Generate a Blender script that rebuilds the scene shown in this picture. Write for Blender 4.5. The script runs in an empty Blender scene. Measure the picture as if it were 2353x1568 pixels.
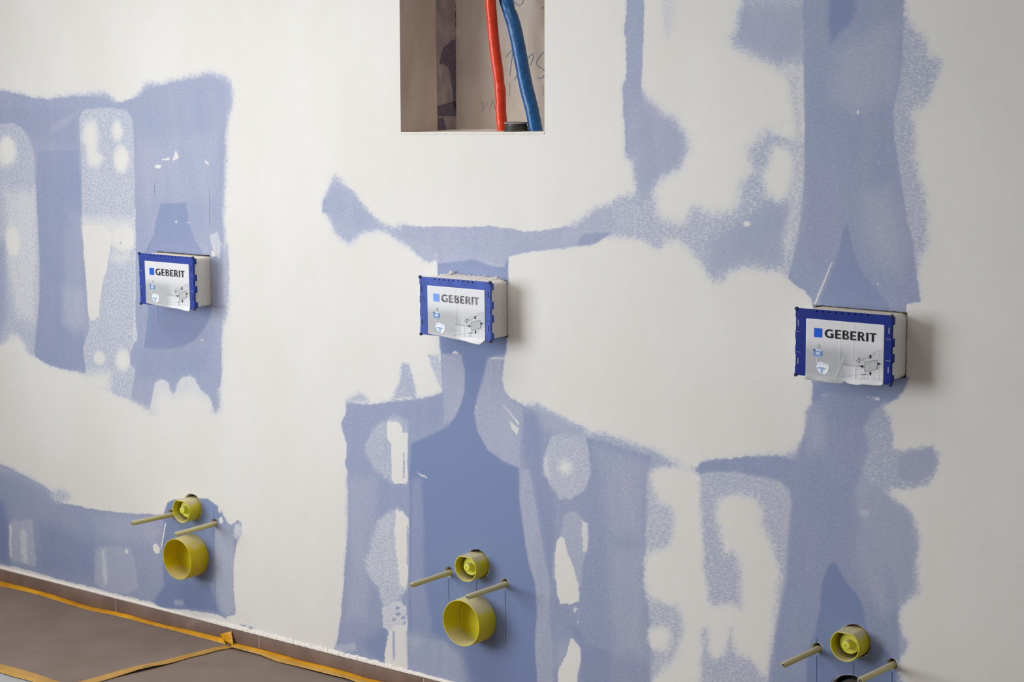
import bpy, bmesh, math, random
import numpy as np
from mathutils import Vector, Matrix, noise as mnoise
R = math.radians
random.seed(7)
SC = bpy.context.scene
COL = SC.collection

# ------------------------------------------------------------------ camera
cam_d = bpy.data.cameras.new('camera')
cam = bpy.data.objects.new('camera', cam_d); COL.objects.link(cam)
YAW, PITCH, ROLL = 0.66803, 0.14884, -0.01041
fw = Vector((-math.sin(YAW)*math.cos(PITCH), math.cos(YAW)*math.cos(PITCH), -math.sin(PITCH)))
rt = fw.cross(Vector((0, 0, 1))).normalized(); up = rt.cross(fw)
r2 = rt*math.cos(ROLL) + up*math.sin(ROLL); u2 = up*math.cos(ROLL) - rt*math.sin(ROLL)
CP = Vector((2.8751, -3.4909, 1.5966))
cam.matrix_world = Matrix(((r2.x, u2.x, -fw.x, CP.x), (r2.y, u2.y, -fw.y, CP.y), (r2.z, u2.z, -fw.z, CP.z), (0, 0, 0, 1)))
cam_d.sensor_width = 36.0; cam_d.lens = 65.633; cam_d.clip_start = .05; cam_d.clip_end = 60
cam_d.dof.use_dof = True; cam_d.dof.focus_distance = 4.2; cam_d.dof.aperture_fstop = 11
SC.camera = cam

# ------------------------------------------------------------------ light
W = bpy.data.worlds.new('world'); SC.world = W; W.use_nodes = True
bg = W.node_tree.nodes['Background']
bg.inputs[0].default_value = (1.0, .905, .835, 1); bg.inputs[1].default_value = .265
def area(name, loc, target, sx, sy, energy, col, spread=180):
    d = bpy.data.lights.new(name, 'AREA'); d.shape = 'RECTANGLE'; d.size = sx; d.size_y = sy
    d.energy = energy; d.color = col; d.spread = R(spread)
    o = bpy.data.objects.new(name, d); COL.objects.link(o)
    o.location = loc; o.rotation_euler = (Vector(target)-Vector(loc)).to_track_quat('-Z', 'Y').to_euler()
    return o
area('window_daylight', (-2.8, -3.5, 1.68), (.09, 0, 1.14), 2.6, 2.3, 28, (.905, .965, 1.0), 66)
area('overhead_fill', (-.75, -1.1, 2.72), (-.75, -.95, 0), 2.3, 1.2, 17, (1.0, .95, .88), 120)  # added fill standing in for ceiling bounce, brightens the box tops
SC.view_settings.view_transform = 'Standard'; SC.view_settings.look = 'None'
SC.view_settings.exposure = 0.0; SC.view_settings.gamma = 1.0
SC.view_settings.use_curve_mapping = False

# ------------------------------------------------------------------ helpers
def lin(r, g, b):
    f = lambda c: (c/255/12.92) if c/255 <= .04045 else ((c/255+.055)/1.055)**2.4
    return (f(r), f(g), f(b), 1)
class NT:
    def __init__(s, name):
        s.m = bpy.data.materials.new(name); s.m.use_nodes = True
        s.t = s.m.node_tree; s.n = s.t.nodes; s.b = s.n['Principled BSDF']
    def new(s, t, **k):
        n = s.n.new(t)
        for a, v in k.items(): setattr(n, a, v)
        return n
    def put(s, sock, v):
        if hasattr(v, 'is_output') or isinstance(v, bpy.types.NodeSocket): s.t.links.new(v, sock)
        else: sock.default_value = v
    def math(s, op, a, b=0.0, c=None, clamp=False):
        n = s.new('ShaderNodeMath', operation=op, use_clamp=clamp)
        s.put(n.inputs[0], a); s.put(n.inputs[1], b)
        if c is not None: s.put(n.inputs[2], c)
        return n.outputs[0]
    def mix(s, f, a, b):
        n = s.new('ShaderNodeMix', data_type='RGBA')
        s.put(n.inputs[0], f); s.put(n.inputs[6], a); s.put(n.inputs[7], b)
        return n.outputs[2]
    def ramp(s, v, a, b, lo=0.0, hi=1.0):
        n = s.new('ShaderNodeMapRange', interpolation_type='SMOOTHSTEP')
        for i, x in enumerate((v, a, b, lo, hi)): s.put(n.inputs[i], x)
        return n.outputs[0]
    def coord(s, kind='Object', scale=(1, 1, 1), rot=(0, 0, 0)):
        t = s.new('ShaderNodeTexCoord'); m = s.new('ShaderNodeMapping')
        s.t.links.new(t.outputs[kind], m.inputs[0]); m.inputs['Scale'].default_value = scale; m.inputs['Rotation'].default_value = rot
        return m.outputs[0]
    def noise(s, vec, scale, detail=3, rough=.55, dist=0.0):
        n = s.new('ShaderNodeTexNoise'); s.put(n.inputs['Vector'], vec)
        n.inputs['Scale'].default_value = scale; n.inputs['Detail'].default_value = detail
        n.inputs['Roughness'].default_value = rough; n.inputs['Distortion'].default_value = dist
        return n.outputs[0]
    def bump(s, h, dist, strength=1.0):
        n = s.new('ShaderNodeBump'); s.put(n.inputs['Height'], h)
        n.inputs['Distance'].default_value = dist; n.inputs['Strength'].default_value = strength
        s.t.links.new(n.outputs[0], s.b.inputs['Normal'])
    def set(s, col=None, rough=.5, metal=0.0, spec=.5):
        if col is not None: s.put(s.b.inputs['Base Color'], col)
        s.put(s.b.inputs['Roughness'], rough); s.b.inputs['Metallic'].default_value = metal
        s.b.inputs['Specular IOR Level'].default_value = spec
        return s.m
def plain(name, rgb, rough=.5, metal=0.0, var=.06, scale=60, bump=0.0, spec=.5):
    m = NT(name); c = m.coord(); n = m.noise(c, scale, 4)
    base = lin(*rgb); hi = tuple(min(1, x*(1+var)) for x in base[:3])+(1,); lo = tuple(x*(1-var) for x in base[:3])+(1,)
    m.set(m.mix(m.ramp(n, .3, .7), lo, hi), rough, metal, spec)
    if bump: m.bump(n, bump)
    return m.m

def me_obj(name, mesh, mat=None, parent=None, smooth=None):
    o = bpy.data.objects.new(name, mesh); COL.objects.link(o)
    if mat: mesh.materials.append(mat)
    if parent: o.parent = parent
    if smooth is not None:
        for p in mesh.polygons: p.use_smooth = True
        try: mesh.set_sharp_from_angle(angle=R(smooth))
        except Exception: pass
    return o
def bm_obj(name, bm, mat=None, parent=None, smooth=None):
    bmesh.ops.recalc_face_normals(bm, faces=bm.faces)
    me = bpy.data.meshes.new(name); bm.to_mesh(me); bm.free()
    return me_obj(name, me, mat, parent, smooth)
def empty(name, loc, label, cat, group=None):
    o = bpy.data.objects.new(name, None); COL.objects.link(o); o.location = loc; o.empty_display_size = .05
    o['label'] = label; o['category'] = cat
    if group: o['group'] = group
    return o
def tag(o, label, cat, group=None):
    o['label'] = label; o['category'] = cat
    if group: o['group'] = group
    return o
def box(bm, x0, x1, y0, y1, z0, z1, bev=0.0):
    vs = [bm.verts.new((x, y, z)) for x in (x0, x1) for y in (y0, y1) for z in (z0, z1)]
    fs = [bm.faces.new([vs[i] for i in f]) for f in ((0, 1, 3, 2), (4, 6, 7, 5), (0, 4, 5, 1), (2, 3, 7, 6), (0, 2, 6, 4), (1, 5, 7, 3))]
    if bev:
        es = list({e for f in fs for e in f.edges})
        bmesh.ops.bevel(bm, geom=es, offset=bev, segments=2, affect='EDGES', profile=.5)
def loft(bm, rings, closed=True, cap0=True, cap1=True):
    vr = [[bm.verts.new(p) for p in r] for r in rings]
    n = len(vr[0])
    for a, b in zip(vr, vr[1:]):
        for i in range(n if closed else n-1):
            j = (i+1) % n
            bm.faces.new((a[i], a[j], b[j], b[i]))
    if cap0: bm.faces.new(vr[0][::-1])
    if cap1: bm.faces.new(vr[-1])
    return vr
def lathe(bm, prof, n=48, c=(0, 0), ax='y', rfun=None):
    """prof: (radius, y); revolve about the y axis through c=(x,z); rfun reshapes (radius,angle)->(x,z)"""
    rings = []
    for r, y in prof:
        ring = []
        for k in range(n):
            a = 2*math.pi*k/n
            if rfun: x, z = rfun(r, a)
            else: x, z = r*math.cos(a), r*math.sin(a)
            ring.append((c[0]+x, y, c[1]+z))
        rings.append(ring)
    return loft(bm, rings, True, False, False)
def rrect(hw, hh, rad, seg=4):
    pts = []
    for cx, cz, a0 in ((hw-rad, hh-rad, 0), (-hw+rad, hh-rad, 90), (-hw+rad, -hh+rad, 180), (hw-rad, -hh+rad, 270)):
        for k in range(seg+1):
            a = R(a0+90*k/seg); pts.append((cx+rad*math.cos(a), cz+rad*math.sin(a)))
    return pts
def tube(bm, pts, rads, n=20, wob=None):
    pts = [Vector(p) for p in pts]; rings = []
    for i, p in enumerate(pts):
        t = (pts[min(i+1, len(pts)-1)]-pts[max(i-1, 0)]).normalized()
        a = t.cross(Vector((0, 1, .01))).normalized(); b = t.cross(a)
        rr = rads[i] if hasattr(rads, '__len__') else rads
        ring = []
        for k in range(n):
            an = 2*math.pi*k/n; q = rr*(1+(wob(i, k, n) if wob else 0))
            ring.append(p+a*(q*math.cos(an))+b*(q*math.sin(an)))
        rings.append(ring)
    loft(bm, rings)
def smoothstep(a, b, x):
    t = np.clip((x-a)/(b-a), 0, 1); return t*t*(3-2*t)

# ------------------------------------------------------------------ materials
def mat_wall():
    m = NT('skimmed_plasterboard')
    at = m.new('ShaderNodeAttribute', attribute_name='coat')
    sep = m.new('ShaderNodeSeparateColor'); m.t.links.new(at.outputs['Color'], sep.inputs[0])
    cover, film = sep.outputs[0], sep.outputs[1]
    c = m.coord(scale=(.7, 1, 1.3)); cw = m.coord(scale=(1, 1, .22))
    n1 = m.noise(c, 165, 3, .62, .4)
    n2 = m.noise(c, 420, 2, .5)
    n3 = m.noise(cw, 26, 3, .55)
    lo = m.noise(m.coord(), 4.5, 3, .5)
    fib = m.math('ADD', m.math('MULTIPLY', m.ramp(n1, .3, .7), .72), m.math('MULTIPLY', n2, .3))
    fib = m.math('ADD', fib, m.math('MULTIPLY', m.math('SUBTRACT', n3, .5), .3))
    # coverage against the paper grain
    cv = m.math('MULTIPLY_ADD', cover, 1.9, -.45)
    mask = m.ramp(m.math('SUBTRACT', cv, fib), -.38, .38)
    white = m.math('MULTIPLY_ADD', m.ramp(cover, .02, 1.0), .30, m.math('MULTIPLY', mask, .70), clamp=True)
    white = m.math('ADD', white, m.math('MULTIPLY', m.math('MULTIPLY', m.math('SUBTRACT', m.ramp(n1, .38, .8), .14), film), .22), clamp=True)
    bare = lin(117, 134, 176); filmc = m.mix(m.ramp(lo, .35, .65), lin(169, 176, 198), lin(176, 177, 200))
    fm = m.math('MULTIPLY', film, m.math('MULTIPLY_ADD', n1, .5, .62), clamp=True)
    fm = m.math('ADD', fm, m.math('MULTIPLY', m.math('SUBTRACT', n3, .5), m.math('MULTIPLY', film, .5)), clamp=True)
    blue = m.mix(fm, bare, filmc)
    lw = m.noise(m.coord(scale=(1, 1, .6)), 3.2, 4, .6)
    whitec = m.mix(m.ramp(lw, .3, .7), lin(224, 221, 217), lin(229, 227, 224))
    whitec = m.mix(m.ramp(cover, .3, .95), lin(211, 215, 224), whitec)
    m.set(m.mix(white, blue, whitec), m.math('MULTIPLY_ADD', white, .22, .58), 0, .3)
    h = m.math('ADD', m.math('MULTIPLY', white, .6), m.math('MULTIPLY', m.noise(m.coord(scale=(1, 1, .45)), 38, 4, .6), .55))
    m.bump(h, .0011, .55)
    return m.m
M = {}
M['wall'] = mat_wall()
M['plaster'] = plain('rough_plaster', (232, 227, 221), .9, var=.06, scale=160, bump=.0012, spec=.2)
M['gypsum'] = plain('cut_gypsum_edge', (206, 196, 184), .95, var=.15, scale=220, bump=.001, spec=.1)
M['dark'] = plain('cavity_shade', (26, 22, 20), .95, spec=.05)  # near-black colour stands in for the shade deep inside the holes
M['pencil'] = plain('pencil_line', (58, 60, 92), .8, spec=.1)
M['pencil_faint'] = plain('faint_pencil_line', (104, 112, 148), .8, spec=.1)
def mat_tile():
    m = NT('brown_stone_tile'); c = m.coord()
    n = m.noise(c, 9, 6, .6); f = m.noise(c, 240, 2)
    col = m.mix(m.ramp(n, .3, .7), lin(112, 88, 76), lin(133, 109, 97))
    col = m.mix(m.math('MULTIPLY', m.ramp(n, .62, .74), .5), col, lin(160, 146, 140))
    m.set(m.mix(m.math('MULTIPLY', f, .25), col, lin(120, 100, 92)), .55, 0, .4); m.bump(f, .0003)
    return m.m
M['tile'] = mat_tile()
M['grout'] = plain('pale_grout', (206, 188, 176), .9)
def mat_kraft():
    m = NT('grey_brown_masking_paper'); c = m.coord()
    n = m.noise(c, 5, 5, .6); f = m.noise(c, 300, 2, .6)
    col = m.mix(m.ramp(n, .25, .75), lin(130, 115, 106), lin(143, 129, 121))
    col = m.mix(m.math('MULTIPLY', f, .22), col, lin(112, 99, 91))
    m.set(col, .8, 0, .2); m.bump(m.noise(c, 14, 4, .6), .004, .5)
    return m.m
M['kraft'] = mat_kraft()
def mat_tape(name, a, b, pale=0.0):
    m = NT(name); c = m.coord()
    n = m.noise(c, 22, 4, .6)
    col = m.mix(m.ramp(n, .3, .7), lin(*a), lin(*b))
    m.set(col, .38, 0, .45); m.bump(m.noise(c, 60, 3), .002, .5)
    m.b.inputs['Subsurface Weight'].default_value = 0
    return m.m
M['tape'] = mat_tape('orange_tape', (205, 140, 6), (228, 166, 20))
M['tape_pale'] = mat_tape('orange_tape_on_paper', (186, 142, 62), (204, 158, 74))
M['floor'] = plain('pale_floor_tile', (178, 182, 184), .5, var=.04, scale=8)
M['plate'] = plain('royal_blue_plastic', (28, 58, 152), .42, var=.08, scale=40, bump=.0002, spec=.18)
M['plate_dusty'] = plain('dusty_blue_plastic', (72, 92, 172), .6, var=.2, scale=22, bump=.0002, spec=.18)
M['plate_dark'] = plain('navy_blue_plastic', (4, 36, 130), .4, var=.06, scale=40, spec=.18)
M['peg'] = plain('dark_navy_peg', (24, 26, 74), .5)
M['slot'] = plain('black_slot', (16, 16, 34), .7)
M['slot_pale'] = plain('dust_filled_slot', (150, 152, 170), .8)
def mat_foam(name, rgb):
    m = NT(name); c = m.coord(); n = m.noise(c, 190, 3)
    geo = m.new('ShaderNodeNewGeometry'); s = m.new('ShaderNodeSeparateXYZ'); m.t.links.new(geo.outputs['True Normal'], s.inputs[0])
    base = m.mix(m.ramp(n, .3, .7), lin(*[x*.95 for x in rgb]), lin(*rgb))
    dust = m.math('MULTIPLY', m.ramp(s.outputs[2], .5, .9), .9)  # upward faces painted lighter cream, as if lit from above
    m.set(m.mix(dust, base, lin(232, 222, 205)), .85, 0, .2); m.bump(n, .0006)
    return m.m
M['foam'] = mat_foam('grey_ribbed_foam', (240, 239, 235))
M['foam_smooth'] = mat_foam('grey_smooth_foam', (226, 230, 229))
def mat_label():
    m = NT('silver_white_label'); c = m.coord(); s = m.new('ShaderNodeSeparateXYZ'); m.t.links.new(c, s.inputs[0])
    z = s.outputs[2]; x = s.outputs[0]
    # printed grey panel fading in over the lower part, white again in the right-hand tile drawing
    g = m.math('MULTIPLY', m.ramp(z, .012, -.05), m.ramp(x, .03, -.005))
    g = m.math('ADD', g, m.math('MULTIPLY', m.math('MULTIPLY', m.ramp(z, .012, -.02), m.ramp(z, -.045, -.036)), .55), clamp=True)
    n = m.noise(c, 300, 2)
    col = m.mix(g, lin(222, 222, 227), lin(176, 178, 182))
    m.set(m.mix(m.math('MULTIPLY', n, .1), col, lin(196, 196, 202)), .45, 0, .4)
    return m.m
M['label'] = mat_label()
M['ink'] = plain('black_ink', (28, 24, 32), .5, spec=.18)
def mat_worn():
    m = NT('rubbed_black_ink'); n = m.noise(m.coord(), 90, 4, .6)
    m.set(m.mix(m.ramp(n, .42, .56), lin(62, 54, 58), lin(150, 143, 143)), .6); return m.m
M['ink_worn'] = mat_worn()
M['ink_grey'] = plain('grey_ink', (124, 127, 130), .6)
M['ink_pale'] = plain('pale_grey_ink', (176, 179, 182), .6)
M['panel_grey'] = plain('grey_printed_panel', (182, 187, 187), .6)
M['logo_blue'] = plain('bright_blue_print', (4, 92, 220), .5, spec=.18)
M['logo_faded'] = plain('faded_blue_print', (120, 164, 244), .5, spec=.18)
M['pic_blue'] = plain('blue_picture_print', (108, 144, 205), .5, spec=.18)
M['pic_mid'] = plain('soft_blue_print', (152, 180, 226), .5, spec=.18)
M['pic_pale'] = plain('pale_blue_print', (188, 205, 235), .5)
M['pic_white'] = plain('white_picture_print', (240, 242, 246), .5)
def mat_dusty(name, rgb, inner, amount, dustc=(205, 196, 184)):
    m = NT(name); c = m.coord()
    geo = m.new('ShaderNodeNewGeometry'); s = m.new('ShaderNodeSeparateXYZ'); m.t.links.new(geo.outputs['True Normal'], s.inputs[0])
    n = m.noise(c, 75, 4, .65); f = m.noise(c, 420, 2)
    base = m.mix(m.ramp(f, .3, .7), lin(*[x*.96 for x in rgb]), lin(*rgb))
    # settled plaster dust on upward faces
    d = m.math('MULTIPLY', m.ramp(m.math('ADD', s.outputs[2], m.math('MULTIPLY', m.math('SUBTRACT', n, .5), .9)), .62-.5*amount, .95-.4*amount), .35+.6*amount)
    m.set(m.mix(d, base, lin(*dustc)), .5, 0, .35)
    m.b.inputs['Subsurface Weight'].default_value = 0
    return m.m
M['cap'] = mat_dusty('yellow_green_plastic', (220, 209, 44), None, .58)
M['cap_clean'] = mat_dusty('clean_yellow_plastic', (220, 208, 26), None, .1)
M['cap_deep'] = mat_dusty('deep_yellow_plastic', (216, 194, 10), None, .25)
M['plug'] = mat_dusty('lime_yellow_plastic', (226, 224, 84), None, .15)
M['sleeve'] = mat_dusty('olive_plastic_sleeve', (206, 199, 130), None, .55, (206, 198, 180))
M['steel'] = plain('galvanised_steel', (190, 190, 188), .35, .9, var=.1, scale=200)
M['hole'] = plain('bolt_bore', (34, 34, 38), .6)
def mat_hose(name, a, b):
    m = NT(name); c = m.coord(); n = m.noise(c, 70, 4, .6)
    m.set(m.mix(m.ramp(n, .25, .75), lin(*a), lin(*b)), .34, 0, .5); m.bump(m.noise(c, 60, 3, .55), .0018, .7)
    return m.m
M['red'] = mat_hose('red_foam_wrap', (214, 44, 10), (232, 66, 24))
M['blue'] = mat_hose('blue_foam_wrap', (0, 68, 126), (6, 92, 152))
M['rubber'] = plain('grey_black_rubber', (58, 56, 54), .5, var=.5, scale=50)
M['collar_rim'] = plain('dusty_rubber_rim', (134, 130, 124), .7, var=.3, scale=90)
def mat_niche(kind):
    m = NT('niche_'+kind); c = m.coord(scale=(1, 1, .35)); n = m.noise(c, 14, 4, .6)
    m.set(m.mix(m.ramp(n, .3, .7), lin(196, 184, 172), lin(210, 200, 190)), .85, 0, .15); m.bump(m.noise(m.coord(), 60, 3), .0006)
    return m.m
M['niche'] = mat_niche('skim')
M['niche_back'] = mat_niche('board')
def mat_strip():
    m = NT('bare_board_strip'); c = m.coord(scale=(1, 1, .5)); n = m.noise(c, 40, 4, .6)
    m.set(m.mix(m.ramp(n, .35, .65), lin(150, 142, 150), lin(172, 164, 164)), .85, 0, .15); return m.m
M['strip'] = mat_strip()
M['strip_dark'] = plain('bare_blue_board', (104, 98, 116), .85, var=.2, scale=90)
M['blue_pen'] = plain('blue_marker', (70, 118, 165), .7)

# ------------------------------------------------------------------ the wall
LAYERS = [
(0.22,0.8,26,5,[-1953,1542,-1826,1529,-1743,1519,-1672,1508,-1601,1503,-1521,1510,-1461,1517,-1393,1521,-1346,1524,-1316,1509,-1291,1495,-1263,1490,-1235,1497,-1206,1519,-1177,1541,-1149,1549,-1105,1548,-1051,1559,-1015,1562,-962,1570,-902,1576,-860,1570,-827,1553,-818,1530,-816,1504,-822,1478,-838,1457,-845,1420,-846,1374,-854,1303,-864,1233,-870,1185,-868,1126,-865,1067,-863,1007,-860,960,-869,917,-890,879,-894,825,-901,763,-905,702,-908,653,-923,633,-958,635,-992,649,-1046,653,-1101,648,-1157,632,-1204,614,-1241,619,-1288,637,-1345,647,-1402,660,-1450,672,-1490,679,-1519,691,-1579,702,-1630,704,-1680,714,-1721,726,-1763,729,-1783,747,-1824,764,-1891,738,-2025,718]),
(0.08,0.8,7,4,[-1954,1529,-1826,1524,-1743,1514,-1672,1503,-1601,1498,-1521,1503,-1423,1509,-1310,1487,-1198,1506,-1151,1530,-1051,1548,-963,1557,-894,1559,-853,1536,-851,1467,-860,1385,-868,1303,-881,1208,-879,1114,-876,994,-895,909,-899,824,-906,714,-955,697,-1097,707,-1245,718,-1283,714,-1443,702,-1508,698,-1579,703,-1629,705,-1680,715,-1721,727,-1711,886,-1751,883,-1889,765,-2022,754]),
(0.13,0.62,30,0,[-1958,1483,-1643,1485,-1464,1474,-1482,1361,-1631,1371,-1835,1419,-1964,1417]),
(0.47,0.8,8,3,[-1964,1417,-1813,1428,-1771,1429,-1730,1418,-1699,1392,-1685,1363,-1677,1350,-1677,1254,-1674,1124,-1675,1033,-1685,901,-1706,820,-1725,732,-1783,747,-1824,764,-2024,726]),
(0.75,0.8,26,4,[-1761,1342,-1767,1324,-1783,1309,-1803,1301,-1826,1300,-1846,1308,-1859,1322,-1863,1340,-1856,1358,-1841,1373,-1819,1382,-1797,1382,-1777,1374,-1764,1360]),
(0.97,0.8,16,4,[-1775,1348,-1779,1333,-1788,1320,-1799,1312,-1812,1312,-1822,1319,-1829,1331,-1830,1347,-1826,1363,-1817,1376,-1806,1383,-1794,1384,-1783,1377,-1777,1364]),
(0.62,0.8,30,4,[-1819,1223,-1683,1228,-1688,1019,-1713,833,-1797,840,-1836,1011]),
(0.95,0.8,18,4,[-1772,1074,-1776,1056,-1785,1042,-1796,1034,-1809,1033,-1819,1040,-1826,1054,-1827,1071,-1823,1088,-1814,1103,-1802,1111,-1790,1111,-1780,1104,-1773,1091]),
(0.25,0.8,26,4,[-1995,1056,-1847,1063,-1856,849,-1900,764,-2022,754]),
(1,0.8,26,5,[-2024,726,-1891,735,-1857,752,-1827,776,-1798,776,-1774,748,-1755,720,-1764,615,-2036,587]),
(0.08,0.55,5,2,[-1657.0,1350.9,-1476.6,1354.7,-1471.4,1260.4,-1474.3,1133.6,-1473.2,1006.0,-1489.7,824.6,-1478.4,698.3,-1578.5,703.3,-1629.5,705.1,-1680.4,715.0,-1721.1,727.3,-1701.5,820.7,-1682.9,901.4,-1672.9,1033.2,-1674.2,1124.3,-1672.6,1254.0]),
(0.16,0.75,26,2,[-1544,1182,-1469,1185,-1467,981,-1474,826,-1531,808,-1563,923]),
(0.36,0.8,26,2,[-1581,948,-1469,955,-1465,837,-1530,815,-1579,837]),
(0.5,0.8,5,2,[-1445.1,1471.4,-1348.5,1479.5,-1255.0,1472.8,-1232.2,1451.2,-1226.0,1402.6,-1227.1,1292.6,-1244.0,1044.8,-1253.5,919.2,-1250.2,818.8,-1279.3,775.8,-1281.1,746.5,-1259.4,729.4,-1287.8,637.4,-1480.4,669.5,-1486.8,721.0,-1493.2,772.4,-1461.8,826.9,-1462.2,878.4,-1463.3,1006.6,-1472.3,1133.7,-1463.8,1285.8,-1465.7,1398.8,-1462.3,1448.8]),
(0.95,0.9,24,3,[-1433,1424,-1401,1431,-1388,1400,-1395,1350,-1373,1336,-1394,1315,-1423,1320,-1429,1362,-1445,1389]),
(0.93,0.9,20,3,[-1283,1414,-1285,1405,-1290,1398,-1296,1393,-1303,1393,-1308,1397,-1312,1404,-1313,1413,-1311,1423,-1306,1430,-1300,1434,-1293,1434,-1288,1430,-1284,1423]),
(1,0.9,22,3,[-1260,1333,-1263,1321,-1271,1310,-1281,1304,-1292,1304,-1301,1309,-1307,1319,-1309,1332,-1306,1345,-1298,1356,-1288,1362,-1277,1362,-1268,1356,-1262,1346]),
(0.68,0.9,24,3,[-1475,1159,-1241,1163,-1248,1094,-1363,1107,-1470,1108]),
(1,0.9,7,3,[-1470,1134,-1371,1138,-1342,1115,-1352,1070,-1371,1012,-1391,973,-1406,921,-1414,872,-1448,858,-1458,879,-1462,968,-1468,1057]),
(0.98,0.9,22,3,[-1244,1107,-1249,1094,-1262,1083,-1281,1076,-1301,1075,-1319,1080,-1331,1090,-1335,1102,-1329,1116,-1316,1127,-1297,1133,-1277,1134,-1259,1130,-1248,1120]),
(0.7,0.9,22,3,[-1262,1054,-1267,1048,-1280,1043,-1298,1040,-1319,1038,-1337,1040,-1349,1043,-1354,1049,-1349,1054,-1336,1059,-1317,1063,-1297,1064,-1279,1063,-1266,1059]),
(0.95,0.9,20,3,[-1290,755,-1293,743,-1301,734,-1311,728,-1322,727,-1332,731,-1338,739,-1340,750,-1337,761,-1329,771,-1319,777,-1308,778,-1298,774,-1292,765]),
(0.9,0.9,16,3,[-1398,751,-1401,744,-1407,738,-1416,734,-1426,734,-1434,736,-1440,741,-1442,747,-1439,754,-1432,760,-1424,764,-1414,765,-1405,763,-1400,758]),
(0.85,0.9,30,4,[-1523,689,-1380,703,-1383,660,-1501,654]),
(0.6,0.9,4,2,[-1238.7,1193.8,-1231.2,1194.1,-1247.9,919.6,-1246.6,816.6,-1266.1,804.8,-1255.4,919.1]),
(0.1,0.95,22,0,[-1209,1379,-884,1420,-885,1232,-1196,1220]),
(0.05,0.35,4,2,[-1125.5,1211.8,-1021.2,1219.4,-1015.6,1190.8,-1006.9,1155.1,-991.1,1119.7,-966.3,1091.0,-949.8,1071.4,-1209.7,1056.7,-1185.5,1091.4,-1161.6,1123.4,-1148.4,1160.8,-1136.0,1185.8]),
(0.05,0.3,4,2,[-1200.2,935.5,-926.0,955.0,-937.1,905.8,-963.3,873.4,-1000.4,839.8,-1055.3,814.2,-1119.7,798.7,-1184.3,795.5,-1219.7,795.0,-1209.2,847.4,-1196.8,898.4]),
(0.12,0.75,4,2,[-1247.1,932.2,-1198.4,935.7,-1196.8,898.4,-1209.2,847.4,-1221.7,793.5,-1252.9,774.4,-1242.6,819.5,-1250.9,869.2]),
(0.08,0.62,20,2,[-1245,788,-949,814,-952,746,-1246,705]),
(0.66,0.95,10,5,[-1186,673,-1179,702,-1148,717,-1125,707,-1106,675,-1091,683,-1086,708,-1060,727,-1029,736,-1006,726,-986,700,-952,679,-936,650,-958,623,-1103,613,-1215,594]),
(0.88,0.95,26,5,[-1175,637,-1145,671,-1101,644,-1026,683,-957,654,-959,610,-1178,586]),
(1,0.9,4,1,[-1115.9,1316.4,-1117.5,1314.2,-1121.6,1312.4,-1127.4,1311.3,-1133.9,1311.2,-1139.7,1311.9,-1143.6,1313.5,-1144.9,1315.6,-1143.4,1317.7,-1139.2,1319.5,-1133.4,1320.6,-1126.9,1320.8,-1121.1,1320.0,-1117.2,1318.4]),
(1,0.9,3,1,[-1116.6,1335.7,-1080.3,1342.5,-1082.5,1334.1,-1107.7,1333.5]),
(1,0.9,3,1,[-1068.2,1335.6,-1054.2,1363.5,-1044.5,1345.8,-1041.1,1342.3,-1062.9,1334.6]),
(1,0.9,3,0,[-968.5,840.0,-969.1,838.9,-970.6,838.0,-972.8,837.3,-975.1,837.1,-977.2,837.4,-978.7,838.1,-979.1,839.2,-978.6,840.3,-977.0,841.2,-974.9,841.9,-972.5,842.1,-970.4,841.8,-969.0,841.1]),
(0.8,0.9,3,0,[-944.9,1338.6,-926.1,1335.5,-931.5,1330.7]),
(0.1,0.62,6,3,[-2057,352,-1921,368,-1889,367,-1846,356,-1793,346,-1751,334,-1710,327,-1669,312,-1658,289,-1608,287,-1557,286,-1533,288,-1517,285,-1466,287,-1407,291,-1309,297,-1232,306,-1165,315,-1157,333,-1147,350,-1124,364,-1015,384,-970,386,-944,376,-922,364,-910,346,-899,333,-881,325,-858,344,-839,339,-842,310,-861,276,-875,236,-881,185,-880,123,-877,86,-880,62,-898,44,-951,55,-1134,46,-1393,41,-1668,42,-1948,46,-2083,44]),
(0.4,0.7,26,6,[-2056,361,-1921,375,-1814,357,-1689,326,-1587,296,-1650,279,-1722,308,-1837,333,-2058,332]),
(0.5,0.7,20,5,[-1574,314,-1580,304,-1595,295,-1617,287,-1641,284,-1663,285,-1677,291,-1682,299,-1676,310,-1660,319,-1638,327,-1614,330,-1593,329,-1578,323]),
(0.02,0.12,22,3,[-2066,247,-1918,253,-1899,214,-1892,131,-1904,45,-2085,30]),
(0.05,0.35,30,3,[-1740,209,-1634,211,-1494,178,-1485,72,-1604,52,-1751,56]),
(0.14,0.9,26,3,[-1508,270,-1232,297,-1177,272,-1199,224,-1452,198]),
(0.36,0.9,8,6,[-1888,180,-1870,197,-1771,211,-1769,164,-1764,81,-1768,61,-1889,61,-1897,102]),
(0.62,0.9,8,5,[-1891,173,-1880,177,-1886,69,-1897,74]),
(0.55,0.9,14,5,[-1839,167,-1807,172,-1802,67,-1837,64]),
(0.3,0.9,10,5,[-1479,157,-1454,178,-1315,195,-1298,156,-1287,79,-1324,53,-1443,39,-1488,58]),
(0.55,0.9,14,5,[-1450,169,-1430,172,-1427,68,-1445,59]),
(0.06,0.7,12,2,[-1287,177,-1166,197,-1171,111,-1209,46,-1286,42]),
(0.02,0.08,12,2,[-1187,30,-1228,42,-1192,82,-1158,120,-1055,131,-979,141,-942,61,-1041,54]),
(0.03,0.15,6,2,[-1171,254,-1158,320,-1143,351,-1116,367,-1015,384,-974,386,-944,375,-925,361,-923,329,-939,289,-955,224,-968,146,-1175,111]),
(0.34,0.9,16,4,[-949,303,-899,320,-872,306,-870,275,-879,186,-880,123,-879,85,-906,55,-941,74,-956,135,-961,210]),
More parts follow.
